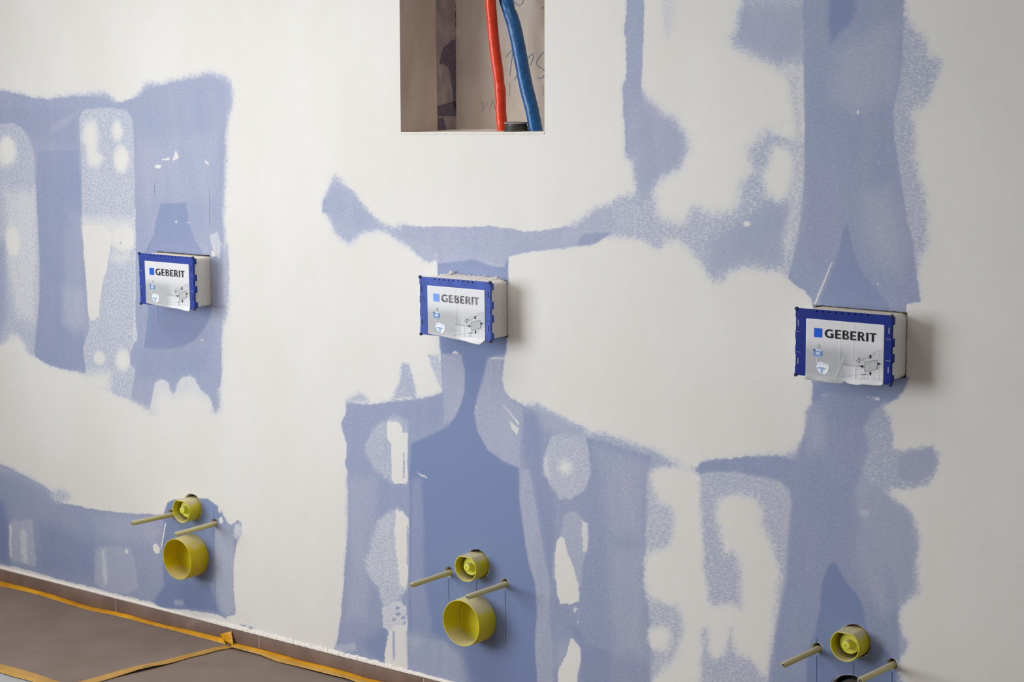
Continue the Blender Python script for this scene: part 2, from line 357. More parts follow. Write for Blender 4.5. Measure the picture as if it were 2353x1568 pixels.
(0.6,0.9,12,4,[-867,331,-839,341,-844,303,-861,282,-877,298]),
(0.95,0.9,4,2,[-933.9,365.0,-924.9,368.8,-922.0,356.7,-931.0,352.9]),
(0.95,0.9,4,2,[-931.7,337.8,-919.0,344.7,-914.5,330.3,-927.2,322.2]),
(1,0.9,3,1,[-1216.0,218.6,-1198.7,223.9,-1184.4,210.6,-1188.9,196.9,-1204.3,191.9,-1215.1,201.9]),
(1,0.9,2.5,0,[-1159.3,290.5,-1153.7,291.4,-1174.4,221.2,-1182.5,210.9]),
(0.9,0.9,3,1,[-1327.5,180.3,-1328.3,177.3,-1330.0,174.8,-1332.5,173.1,-1335.1,172.7,-1337.4,173.6,-1338.9,175.7,-1339.3,178.5,-1338.5,181.5,-1336.7,184.0,-1334.3,185.7,-1331.7,186.1,-1329.4,185.2,-1327.9,183.1]),
(0.3,0.9,12,3,[-1133,66,-1095,73,-1089,58,-1130,54]),
(0.9,0.9,8,4,[-915,56,-879,67,-872,36,-908,29]),
(0.2,0.9,5,4,[-859.3,47.1,-802.1,43.7,-819.8,35.5,-866.7,39.4]),
(0.34,0.85,20,5,[-450,1317,-429,1304,-415,1288,-385,1273,-356,1246,-334,1225,-304,1209,-283,1195,-253,1190,-224,1198,-195,1192,-167,1189,-117,1169,-110,1135,-113,1112,-140,1106,-154,1110,-204,1132,-240,1152,-276,1169,-306,1172,-350,1165,-381,1147,-404,1131,-435,1140,-462,1158,-478,1191,-497,1212,-503,1223,-496,1252,-476,1281,-464,1309]),
(0.1,0.85,5,2,[-496.1,1244.0,-477.0,1256.0,-473.7,1217.9,-498.6,1214.6]),
(0.18,0.85,22,4,[-468,1281,-408,1272,-363,1235,-334,1203,-380,1184,-456,1203,-478,1236]),
(0.12,1,10,3,[-224,1190,-174,1192,-117,1195,-33,1198,22,1200,49,1205,89,1203,129,1200,168,1196,207,1201,246,1206,284,1214,321,1211,334,1197,383,1194,373,1180,334,1172,309,1170,258,1159,207,1152,154,1143,112,1134,111,1071,-111,1056,-110,1132,-146,1145,-203,1165]),
(0.38,0.85,22,5,[284,1215,309,1228,337,1245,368,1265,408,1275,426,1286,468,1294,504,1289,551,1188,480,1194,432,1195,398,1189,365,1180,309,1169,258,1160,271,1204]),
(0.08,0.6,5,2,[327.6,1196.3,373.5,1202.6,413.9,1205.6,383.3,1187.0,370.9,1180.3,339.9,1173.7,317.4,1171.5]),
(0.35,0.95,8,3,[-225,1164,-175,1159,-112,1140,-113,1112,-140,1106,-183,1126]),
(0.03,0.3,4,1.5,[-110.4,1104.8,-76.6,1107.9,-34.8,1114.6,-0.2,1120.8,20.2,1117.8,47.3,1113.0,87.6,1109.0,100.9,1105.6,105.1,1122.7,110.5,1123.0,111.0,1065.3,-111.5,1050.6]),
(0.35,1,4,2,[31.1,1117.3,60.9,1118.0,98.3,1111.8,94.3,1107.3,54.0,1108.1]),
(0.32,0.85,22,5,[-109,926,-106,893,-105,838,-102,780,-112,775,-162,761,-199,751,-243,746,-280,737,-318,728,-364,723,-430,719,-434,692,-450,661,-443,633,-433,611,-434,576,-441,560,-433,530,-433,425,-436,365,-446,305,-457,220,-467,146,-484,71,-496,38,-463,36,-353,35,-231,33,-84,29,72,29,273,-240,1217,-1,1186,261,1170,296,1158,323,1161,347,1176,372,1173,388,1157,404,1158,432,1168,460,1190,485,1195,519,1191,556,1195,612,1182,643,1167,668,1141,679,1127,698,1161,708,1210,721,1233,751,1232,790,1217,807,1196,797,1154,783,1129,787,1130,817,1123,853,1109,870,1115,884,1127,890,1138,899,1152,914,1160,940,940,918,939,885,938,856,925,841,921,792,912,777,900,759,870,748,815,736,737,722,692,706,658,698,646,682,621,675,600,695,564,705,516,721,468,725,431,729,394,739,337,733,306,742,267,753,229,773,196,788,170,785,143,779,113,789,94,806,88,830,89,857,95,884,102,917,107,943]),
(0.08,0.6,5,3,[-108.5,925.7,-106.4,893.1,-104.7,838.4,-101.6,780.4,-111.7,774.9,-162.3,760.9,-198.8,751.5,-243.0,745.7,-280.3,737.3,-318.0,727.6,-363.6,722.8,-429.8,719.2,-433.8,692.2,-450.3,661.5,-443.4,633.3,-433.3,611.2,-434.4,576.3,-441.1,560.3,-432.7,529.9,-433.0,424.5,-436.4,365.2,-446.2,304.6,-456.8,219.7,-467.1,146.2,-484.0,71.0,-496.2,38.5,-462.8,36.4,-353.0,35.1,-231.1,33.2,-83.8,29.2,72.1,29.3,529.2,-175.0,516.5,332.7,504.3,403.7,510.3,652.6,528.3,695.8,455.6,702.2,406.3,711.7,356.3,716.2,305.7,720.7,241.4,734.3,209.0,757.2,182.9,767.0,143.3,778.8,112.7,789.4,94.0,805.8,87.6,829.8,89.4,856.7,95.1,883.9,102.3,916.5,106.7,943.4]),
(0.4,0.8,20,4,[-417,740,-386,755,-355,746,-348,729,-425,721]),
(0.42,0.8,14,4,[-241,837,-229,847,-207,847,-200,818,-191,786,-187,758,-228,750,-273,744,-265,761,-249,791]),
(0.5,0.9,10,4,[-152,875,-110,877,-105,838,-103,784,-118,804,-139,846]),
(0.04,0.5,26,3,[-303,718,-112,766,-99,718,-186,675,-207,706,-274,710]),
(0.18,0.9,26,4,[-432,518,-339,531,-345,321,-381,150,-444,138,-437,342]),
(0.03,0.25,22,3,[-398,87,-304,140,-299,35,-368,45]),
(0.4,0.8,10,4,[-491,55,-422,73,-415,54,-463,39,-495,38]),
(0.42,0.9,12,6,[-304,689,-266,708,-244,699,-221,695,-222,532,-278,527,-308,535,-346,559,-368,585,-370,619,-343,656]),
(1,0.9,4,3,[-275.1,652.9,-219.9,665.0,-224.6,536.5,-241.1,529.8,-271.0,525.8,-278.0,544.3]),
(0.95,0.9,8,4,[-289,688,-252,687,-233,669,-238,652,-276,630,-293,645]),
(0.25,0.8,4,2,[-235.4,693.6,-229.5,694.3,-231.8,663.6,-237.7,662.9]),
(0.4,0.8,3,2,[-237.5,612.0,-230.1,612.9,-233.3,544.5,-239.2,543.7]),
(0.35,0.8,3,1,[-293.4,696.2,-288.9,696.7,-292.0,582.5,-296.5,581.9]),
(0.5,0.9,12,6,[-330,422,-288,451,-258,467,-236,453,-218,433,-220,283,-233,246,-249,230,-280,191,-318,191,-335,240,-369,268,-379,304,-360,342,-340,391]),
(1,0.9,5,4,[-265.3,457.8,-242.9,456.4,-224.0,440.9,-221.4,426.4,-227.6,293.3,-237.6,254.6,-255.4,259.7,-265.5,333.4,-269.7,402.0]),
(0.35,0.9,3,1,[-228.8,425.3,-224.4,425.9,-227.1,316.4,-233.1,315.5]),
(0.6,0.9,6,8,[-323,184,-279,209,-253,222,-233,206,-233,153,-266,147,-297,127,-316,138]),
(0.15,0.6,3,3,[-255.9,181.7,-256.8,179.5,-259.4,177.4,-263.1,175.9,-267.1,175.1,-270.7,175.4,-273.2,176.6,-274.1,178.4,-273.1,180.6,-270.6,182.7,-266.9,184.3,-262.8,185.0,-259.2,184.7,-256.7,183.6]),
(0.15,0.6,3,3,[-239.5,175.3,-240.3,173.7,-242.4,172.1,-245.5,170.8,-248.8,170.2,-251.8,170.4,-253.9,171.2,-254.6,172.6,-253.8,174.3,-251.7,175.9,-248.7,177.1,-245.3,177.7,-242.3,177.5,-240.2,176.7]),
(0.15,0.6,3,3,[-273.0,163.4,-273.6,161.3,-275.3,159.3,-277.8,158.0,-280.5,157.5,-282.9,158.0,-284.6,159.3,-285.1,161.2,-284.5,163.4,-282.7,165.3,-280.3,166.7,-277.6,167.2,-275.1,166.7,-273.5,165.4]),
(0.15,0.6,3,3,[-238.4,161.5,-239.0,160.4,-240.7,159.3,-243.1,158.4,-245.8,157.9,-248.2,157.9,-249.9,158.4,-250.4,159.3,-249.8,160.5,-248.1,161.6,-245.7,162.5,-243.0,163.0,-240.6,163.0,-239.0,162.5]),
(0.15,0.6,3,3,[-258.5,197.5,-259.3,195.9,-261.4,194.3,-264.5,193.1,-267.8,192.5,-270.9,192.6,-272.9,193.5,-273.6,194.9,-272.9,196.5,-270.7,198.1,-267.7,199.3,-264.3,199.9,-261.3,199.8,-259.2,198.9]),
(0.9,0.9,5,4,[-299.8,123.3,-276.4,147.6,-234.0,157.7,-232.8,83.2,-234.1,30.2,-314.5,34.3,-315.1,67.3]),
(0.3,0.8,5,2,[-285.9,131.8,-278.3,133.2,-278.6,62.6,-286.6,49.3]),
(0.02,0.03,9,2,[-107,926,107,943,101,898,44,882,32,841,10,782,0,740,9,697,40,655,88,632,137,620,139,539,150,465,164,391,184,339,190,275,182,185,195,55,192,-260,-47,-321,-54,95,-111,136,-229,131,-228,224,-223,363,-217,490,-218,558,-209,638,-143,668,-85,697,-56,734,-32,791,-29,835,-39,883,-105,880]),
(0.08,0.4,14,2,[-210,548,-177,552,-171,439,-173,279,-153,191,-154,145,-223,132,-223,259]),
(0.1,0.95,7,2,[-105,876,-42,882,-29,846,-31,791,-46,751,-70,715,-99,701,-100,778]),
(0.1,0.8,26,2,[-232,128,-140,140,-53,118,-33,53,-28,-37,-143,8,-231,31]),
(0.3,0.9,20,4,[-229,131,-176,138,-185,104,-222,85]),
(0.9,0.9,3,1,[-69.9,883.2,-59.9,889.5,-47.4,886.2,-53.1,881.4]),
(0.7,0.9,3,1,[46.4,882.7,77.7,887.7,95.2,885.0,91.1,880.4,57.2,878.4]),
(0.95,0.9,2.5,0,[-198.8,568.2,-174.1,561.3,-155.3,558.1,-158.2,554.4,-180.0,559.4]),
(1,0.9,2.5,0,[6.0,762.0,11.5,762.6,5.6,740.2,0.0,737.4]),
(0.14,1,6,2,[46,878,87,882,88,824,97,804,123,783,150,777,156,746,143,680,140,622,88,632,40,655,9,697,1,740,12,782,32,835]),
(0.26,1,20,3,[56,767,136,765,137,631,94,636,54,670]),
(1,1,2,0,[89.5,770.9,94.9,768.3,142.7,728.4,138.6,725.8]),
(0.8,1,3,1,[109.3,735.4,138.5,717.3,133.0,700.5,115.7,714.6]),
(0.17,1,8,3,[143,621,168,619,187,546,206,452,228,358,227,281,234,195,260,-243,206,-257,183,186,192,275,185,340,165,391,152,465,140,540]),
(0.06,0.4,16,3,[156,757,196,756,208,699,214,625,246,544,239,457,232,358,219,410,200,516,181,599,155,649]),
(0.46,0.95,7,4,[239,713,280,728,337,724,350,684,353,632,337,593,292,563,259,556,237,585,217,617,210,633,217,668]),
(0.9,0.95,20,3,[290,641,288,636,285,632,280,629,274,628,269,630,265,633,264,638,265,642,269,646,274,649,280,650,285,648,289,645]),
(0.62,0.95,16,3,[215,657,230,659,230,605,214,614]),
(0.3,0.9,18,4,[190,776,235,771,280,754,338,740,331,724,241,713,215,726]),
(0.34,0.95,8,5,[279,527,311,538,327,523,345,505,345,452,332,407,321,352,264,364,238,359,241,403,259,470]),
(0.7,0.95,10,4,[325,518,343,510,342,441,329,439]),
(1,0.95,5,3,[253.4,458.9,265.2,466.1,274.2,462.1,283.1,431.3,300.9,396.6,313.6,361.2,318.6,329.8,315.9,314.3,289.9,302.2,259.9,302.4,251.0,329.0,247.5,382.5,246.6,425.6]),
(0.7,0.9,4,2,[296.4,299.0,305.5,300.7,313.2,296.6,302.8,284.0]),
(0.7,0.9,3,2,[310.4,265.9,315.6,266.9,313.0,257.7]),
(0.3,0.9,20,4,[247,187,289,217,276,138,249,132]),
(1,0.95,4,3,[293.3,223.8,308.8,209.3,319.1,200.5,321.5,168.4,309.6,133.4,305.9,-231.4,259.5,-243.1,251.9,127.3,279.9,182.1]),
(0.05,0.4,12,2,[290,249,316,254,341,215,405,206,403,-207,313,-230,324,169,324,201,309,220]),
(0.25,0.9,30,3,[406,472,504,477,504,393,516,333,517,207,430,211,405,313]),
(0.2,0.9,26,3,[369,697,504,683,507,487,406,493]),
(0.5,0.9,12,6,[513,653,540,667,646,682,652,459,648,253,650,-144,492,-184,523,166,529,230,516,333,504,404,510,488]),
(1,0.9,20,6,[532,650,552,668,582,678,623,673,637,664,631,618,635,578,645,519,653,459,662,358,648,305,649,232,646,191,648,-145,504,-181,529,156,565,190,599,228,615,283,617,330,601,360,565,362,529,366,516,390,507,415,512,447,529,470,576,484,591,508,592,572,576,590,548,598,536,620]),
(1,0.9,20,4,[519,279,565,291,575,275,563,247,535,244,521,258]),
(0.45,0.9,4,3,[637.1,644.0,646.3,668.4,692.3,680.3,749.0,687.7,804.8,685.1,859.8,682.6,886.0,667.7,891.8,634.5,885.1,575.0,880.0,466.3,859.3,363.7,840.8,250.0,833.5,-98.2,643.3,-146.2]),
(0.1,0.5,8,4,[646,680,658,698,749,721,804,730,870,740,902,733,892,683,860,685,805,687,749,691,692,684,660,674,646,664]),
(1,0.9,22,6,[710,614,721,624,750,632,800,631,811,613,817,575,840,529,856,472,850,407,844,341,837,289,830,243,809,259,787,275,755,279,746,333,732,330,718,262,695,252,686,271,681,321,648,305,657,358,671,367,706,371,752,374,769,369,776,394,774,449,762,497,748,517,726,501,718,540,707,588]),
(1,0.9,18,4,[646,660,638,629,640,579,647,519,654,459,662,358,681,362,661,471,654,561]),
(0.4,0.9,14,4,[646,315,665,318,665,277,648,263]),
(0.1,0.55,12,3,[940,909,1160,940,1137,896,1102,878,1077,853,1063,823,1079,774,1065,734,1045,684,1056,648,1083,595,1124,545,1146,482,1153,408,1157,351,1152,312,1167,-14,841,-96,845,251,864,364,884,467,889,576,895,635,889,668,871,682,902,733,923,793,928,836,941,857]),
(0.24,0.85,20,4,[931,846,954,849,975,808,966,760,929,755]),
(0.03,0.35,8,2,[940,912,1160,943,1152,914,1138,899,1123,890,1097,893,1036,888,974,891,943,866]),
(0.8,0.9,3,2,[1069.5,891.8,1096.8,891.8,1098.9,886.5,1076.7,888.8]),
(0.55,0.9,4,2,[961.5,887.2,984.4,889.5,986.5,886.0,961.5,884.3]),
(0.42,0.8,12,5,[1063,823,1087,863,1109,870,1126,851,1130,815,1129,787,1154,783,1196,797,1217,805,1231,790,1232,751,1210,721,1161,709,1127,698,1081,699,1059,734,1071,763,1076,801]),
(0.3,0.8,10,4,[1149,773,1217,800,1228,774,1223,750,1190,727,1140,725]),
(0.3,0.8,26,4,[1040,665,1081,689,1142,674,1177,637,1189,565,1190,490,1164,463,1146,492,1124,545,1083,557,1051,619]),
(0.22,0.85,24,3,[1042,589,1124,564,1137,443,1117,420,1075,470,1048,523]),
(0.5,0.9,8,3,[1079,642,1077,638,1074,635,1069,633,1064,632,1059,633,1055,635,1054,638,1055,642,1059,645,1063,647,1069,648,1074,647,1077,645]),
(0.02,0.08,10,2,[985,515,996,522,1003,520,1018,499,1035,478,1057,457,1071,431,1077,394,1089,367,1129,346,1147,321,1159,-16,930,-74,935,308,953,356,965,412,970,472]),
(0.3,0.8,14,3,[1160,385,1178,376,1167,348,1159,352]),
(0.47,0.8,22,6,[454,2182,453,1701,445,1657,455,1643,453,1556,447,1536,447,1498,453,1439,452,1390,459,1378,474,1369,474,1302,432,1286,414,1270,432,1196,480,1198,502,1193,528,1175,545,1166,561,1184,592,1193,621,1174,644,1149,667,1116,689,1104,718,1110,734,1134,767,1140,822,1136,854,1140,876,1125,897,1112,918,1104,935,1087,942,1064,1157,1066,1156,1093,1163,1098,1186,1100,1187,1114,1185,1149,1193,1185,1207,1213,1202,1275,1197,1327,1178,1375,1172,1397,1175,1432,1166,1480,1198,1502,1211,1537,1232,1583,1222,1597,1203,1605,1187,1640,1167,1662,1144,1684,1126,2119]),
(0.25,0.85,28,4,[492,1508,551,1498,597,1451,631,1404,609,1355,563,1334,528,1304,492,1293,474,1410]),
(0.22,0.85,30,4,[740,1703,899,1690,900,1618,838,1601,752,1638]),
(0.24,0.85,30,4,[689,1195,755,1236,842,1287,895,1289,880,1205,843,1165,756,1160,689,1137]),
(1,0.9,30,7,[506,2177,736,2155,744,1712,734,1666,712,1648,717,1622,752,1601,817,1575,859,1564,901,1568,905,1455,887,1454,850,1458,823,1459,797,1439,770,1411,767,1397,774,1360,754,1340,746,1312,744,1291,728,1275,688,1271,632,1281,615,1259,595,1243,563,1247,545,1268,537,1304,563,1334,609,1360,627,1394,620,1441,597,1472,562,1484,545,1500,518,1513,502,1532,500,1633]),
(1,0.9,26,6,[842,1403,868,1406,885,1381,885,1344,871,1311,850,1304,828,1316,821,1352]),
(1,0.9,20,6,[840,1454,909,1455,903,1427,861,1436]),
(0.7,0.9,18,6,[536,2174,578,2170,596,1660,562,1636,545,1670]),
(0.62,0.9,12,6,[572,1693,571,1673,569,1656,566,1647,562,1647,559,1656,557,1673,556,1693,557,1714,559,1730,562,1739,566,1739,569,1730,571,1714]),
(0.9,0.9,30,3,[686,1639,708,1630,709,1499,687,1499]),
(0.08,0.75,6,3,[458,2181,504,2177,503,1671,499,1594,495,1536,497,1503,469,1493,457,1390,453,1439,448,1498,450,1536,456,1556,457,1643,450,1657,457,1700]),
(0.14,0.85,22,3,[453,1536,497,1522,516,1469,516,1401,463,1385]),
(0.09,0.62,4,2,[895.9,2140.2,907.7,1608.9,913.2,1445.7,912.8,1335.8,908.3,1280.3,900.7,1224.4,885.8,1158.3,877.7,1129.7,897.0,1114.1,918.2,1106.1,935.3,1088.6,942.0,1059.2,1156.4,1066.3,1155.8,1091.6,1163.5,1096.6,1185.7,1101.8,1179.9,1140.0,1173.5,1166.4,1166.4,1219.6,1151.8,1263.5,1138.6,1334.1,1129.6,1387.0,1118.9,1431.0,1115.6,1492.7,1126.2,1536.7,1132.8,1589.1,1135.1,1658.5,1117.0,2119.4]),
(0.2,0.9,26,3,[982,1608,1119,1676,1129,1589,1113,1519,1025,1483,974,1510]),
(0.22,0.9,26,3,[1048,1322,1107,1333,1138,1272,1149,1219,1131,1146,1081,1179,1050,1232]),
(0.02,0.12,12,2,[958,2134,1021,2128,1027,1687,1012,1661,992,1648,972,1626,966,1662]),
(0.03,0.3,8,2,[1013,1255,1019,1248,1028,1212,1041,1177,1059,1146,1092,1114,1135,1065,940,1050,962,1103,986,1162,1000,1202,1007,1239]),
(0.95,0.9,2,0,[979.7,1169.4,982.8,1169.6,943.8,1076.2,939.6,1077.7]),
(1,0.9,3,0,[1040.4,1485.1,1040.0,1483.5,1039.1,1482.3,1037.7,1481.6,1036.1,1481.5,1034.7,1482.2,1033.7,1483.5,1033.4,1485.0,1033.7,1486.5,1034.6,1487.8,1036.0,1488.5,1037.6,1488.5,1039.0,1487.8,1040.0,1486.6]),
(0.9,0.9,2.5,0,[1090.8,1131.4,1090.6,1130.2,1090.1,1129.3,1089.3,1128.7,1088.4,1128.6,1087.6,1129.1,1087.0,1130.0,1086.8,1131.2,1087.0,1132.4,1087.5,1133.4,1088.3,1133.9,1089.2,1134.0,1090.0,1133.5,1090.6,1132.6]),
(1,0.9,4,1,[764.0,1242.4,772.7,1248.4,783.7,1241.4,772.9,1235.2]),
(1,0.9,3,1,[1155.7,1093.4,1161.5,1095.6,1160.2,1071.1,1156.2,1075.3]),
(0.93,0.5,30,4,[-431,1711,-394,1710,-397,1471,-424,1459,-432,1536]),
(0.91,0.6,26,4,[-398,2261,-376,2259,-394,1710,-415,1689]),
(0.93,0.6,22,3,[-394,1501,-396,1496,-399,1491,-404,1488,-409,1488,-414,1491,-417,1495,-418,1501,-417,1507,-413,1511,-409,1514,-403,1514,-398,1512,-395,1507]),
(0.3,0.8,14,3,[-1586,1429,-1545,1442,-1464,1474,-1455,1464,-1507,1430,-1527,1423,-1599,1397]),
(1,0.9,4,0,[-1300.0,1097.9,-1300.8,1095.7,-1302.8,1093.9,-1305.5,1092.8,-1308.4,1092.6,-1311.1,1093.4,-1312.8,1095.1,-1313.3,1097.2,-1312.5,1099.5,-1310.6,1101.3,-1307.8,1102.4,-1304.9,1102.5,-1302.3,1101.7,-1300.5,1100.1]),
(0.2,0.5,3,0,[-1300.1,1094.2,-1300.5,1092.5,-1301.4,1091.2,-1302.6,1090.4,-1304.0,1090.3,-1305.2,1091.0,-1305.9,1092.2,-1306.1,1093.9,-1305.7,1095.5,-1304.8,1096.9,-1303.5,1097.6,-1302.2,1097.7,-1301.0,1097.1,-1300.2,1095.8]),
(0.97,0.9,3,0,[-940.0,1334.0,-919.3,1332.2,-926.6,1324.9]),
(1,0.9,2.5,0,[-1059.7,1164.8,-1060.1,1163.2,-1061.2,1161.9,-1062.7,1161.1,-1064.3,1161.0,-1065.7,1161.7,-1066.6,1162.9,-1066.9,1164.5,-1066.4,1166.0,-1065.3,1167.4,-1063.9,1168.1,-1062.3,1168.2,-1060.9,1167.6,-1059.9,1166.3]),
(0.8,0.9,3,0,[-1027.5,1166.2,-1008.1,1165.9,-1011.8,1163.3]),
(0.55,0.9,10,4,[-929,1135,-897,1148,-882,1113,-893,1065,-921,1087]),
(0.4,0.9,10,3,[-865,1114,-858,1115,-856,1020,-869,959,-887,946,-881,1066]),
(0.98,0.9,3,0,[-926.2,1090.7,-914.2,1087.8,-909.6,1076.1,-923.5,1075.3]),
(0.6,0.6,2,0,[779.1,591.9,778.4,590.8,776.6,589.7,773.9,588.8,770.9,588.4,768.2,588.4,766.3,589.0,765.6,589.9,766.3,591.1,768.2,592.2,770.8,593.0,773.8,593.4,776.5,593.4,778.4,592.8]),
(0.75,0.6,2,0,[773.8,561.3,773.2,560.4,771.7,559.5,769.4,558.8,766.9,558.4,764.7,558.4,763.1,558.9,762.5,559.7,763.1,560.6,764.6,561.5,766.9,562.3,769.4,562.6,771.6,562.6,773.2,562.1]),
(0.55,0.6,2,0,[-1807.7,728.9,-1808.4,727.9,-1810.2,727.0,-1812.9,726.4,-1815.7,726.1,-1818.3,726.3,-1820.0,726.9,-1820.6,727.8,-1819.9,728.8,-1818.0,729.7,-1815.4,730.3,-1812.5,730.6,-1810.0,730.4,-1808.2,729.8]),
(0.5,0.6,2,0,[-1414.1,745.8,-1414.6,744.9,-1415.7,744.1,-1417.3,743.6,-1419.1,743.5,-1420.6,743.7,-1421.7,744.3,-1422.0,745.1,-1421.6,746.0,-1420.4,746.7,-1418.8,747.3,-1417.1,747.4,-1415.5,747.2,-1414.5,746.6]),
(0.6,0.9,2,0,[774.7,1544.0,774.6,1543.2,774.1,1542.5,773.5,1542.2,772.8,1542.2,772.1,1542.5,771.7,1543.2,771.5,1544.0,771.6,1544.8,772.1,1545.4,772.7,1545.8,773.5,1545.8,774.1,1545.4,774.6,1544.8]),
(0.7,0.6,3,0,[725.8,1466.5,725.6,1465.6,725.0,1465.0,724.1,1464.6,723.1,1464.6,722.2,1465.0,721.6,1465.6,721.4,1466.4,721.6,1467.2,722.2,1467.9,723.1,1468.3,724.1,1468.3,725.0,1467.9,725.6,1467.3]),
(1,0.9,18,5,[625,658,646,668,650,560,657,460,669,360,662,318,656,234,655,-143,627,-150,630,455]),
(0.58,0.8,18,5,[859,1564,903,1573,911,1336,902,1234,880,1167,859,1204,878,1307,888,1445])]
TOILET = (-1.0405, 0.0, 1.0489)
STEP = .0035
def axis(lo, hi, f0, f1, extra):
    a = list(np.arange(f0, f1+1e-9, STEP))
    coarse = list(np.linspace(lo, f0, 12)[:-1]) + list(np.linspace(f1, hi, 12)[1:])
    return np.array(sorted(coarse+a))
GX = axis(-6.0, 4.6, -2.06, 1.56, None)
Z0 = .0272
GZ = np.concatenate([np.arange(Z0, 1.83, STEP), np.arange(1.83, 2.12, STEP*3), np.linspace(2.12, 2.75, 8)[1:]])
def fields(px, pz):
    """paint the coats one after another, in wall coordinates (mm)"""
    x = px*1000; z = pz*1000; cov = np.ones_like(x); film = np.full_like(x, .9)
    # slow hand wobble shared by all edges
    w1 = np.sin(x*.051+1.3*np.sin(z*.037))*np.cos(z*.047+1.7*np.sin(x*.029)); w2 = np.sin(x*.19+z*.11)*np.cos(z*.23-x*.07)
    w3 = np.sin(x*.47+2*np.sin(z*.21))*np.cos(z*.53+2*np.sin(x*.17))
    wob = .45*w1+.35*w2+.3*w3
    for c, f, fe, wb, pts in LAYERS:
        if fe >= 12: fe *= 2.0 if fe >= 18 else 1.4; wb *= 1.4
        P = np.array(pts, float).reshape(-1, 2); mg = fe+wb+8
        idx = np.nonzero((x > P[:, 0].min()-mg) & (x < P[:, 0].max()+mg) & (z > P[:, 1].min()-mg) & (z < P[:, 1].max()+mg))[0]
        if not len(idx): continue
        qx = x[idx]; qz = z[idx]
        d2 = np.full(len(idx), 1e12); ins = np.zeros(len(idx), bool)
        for (ax, az), (bx, bz) in zip(P, np.roll(P, -1, 0)):
            ex, ez = bx-ax, bz-az; L = ex*ex+ez*ez+1e-9
            t = np.clip(((qx-ax)*ex+(qz-az)*ez)/L, 0, 1)
            d2 = np.minimum(d2, (qx-ax-t*ex)**2+(qz-az-t*ez)**2)
            cr = (az > qz) != (bz > qz)
            if cr.any():
                with np.errstate(divide='ignore', invalid='ignore'):
                    ins ^= cr & (qx < (bx-ax)*(qz-az)/(bz-az+1e-12)+ax)
        sd = np.where(ins, 1, -1)*np.sqrt(d2) + wob[idx]*wb
        al = smoothstep(-fe*.5, fe*.5, sd)
        cov[idx] += (c-cov[idx])*al; film[idx] += (f-film[idx])*al
    return cov, film
# openings: (kind, index range in grid, boundary curve)
def near(A, v): return int(np.argmin(np.abs(A-v)))
OPEN = []
def open_rect(cx, cz, hw, hh, seed, jag):
    OPEN.append(dict(k='rect', x0=cx-hw, x1=cx+hw, z0=cz-hh, z1=cz+hh, jag=jag, seed=seed, margin=.010))
def open_round(cx, cz, r, seed, jag):
    OPEN.append(dict(k='round', cx=cx, cz=cz, r=r, jag=jag, seed=seed, margin=.008))
for i, X in enumerate(TOILET):
    open_rect(X, (1.0083, 1.0068, 1.0076)[i], .1084, (.0694, .0686, .0690)[i], i+1, .0012)
    open_round(X+(.004 if i == 1 else .002), .3565 if i != 1 else .358, .0372, 10+i, .0016)
    for s in (-1, 1):
        open_round(X+s*.09, .3225, .0128 if s < 0 else .0122, 20+2*i+s, .0008)
open_round(TOILET[2]-.002, .218, .0605, 40, .0016)
NI = [(-.2242, 1.4239), (.2236, 1.4305), (.2300, 2.05), (-.2162, 2.05)]
OPEN.append(dict(k='niche', margin=.008))
nx, nz = len(GX), len(GZ)
VX, VZ = np.meshgrid(GX, GZ, indexing='ij')
keep = np.ones((nx-1, nz-1), bool)
verts = [np.stack([VX.ravel(), np.zeros(nx*nz), VZ.ravel()], 1)]
quads = []; nv = nx*nz; dark_faces = []
extra_v = []; extra_q = []; hole_q = []; rims = []; rear_loops = []
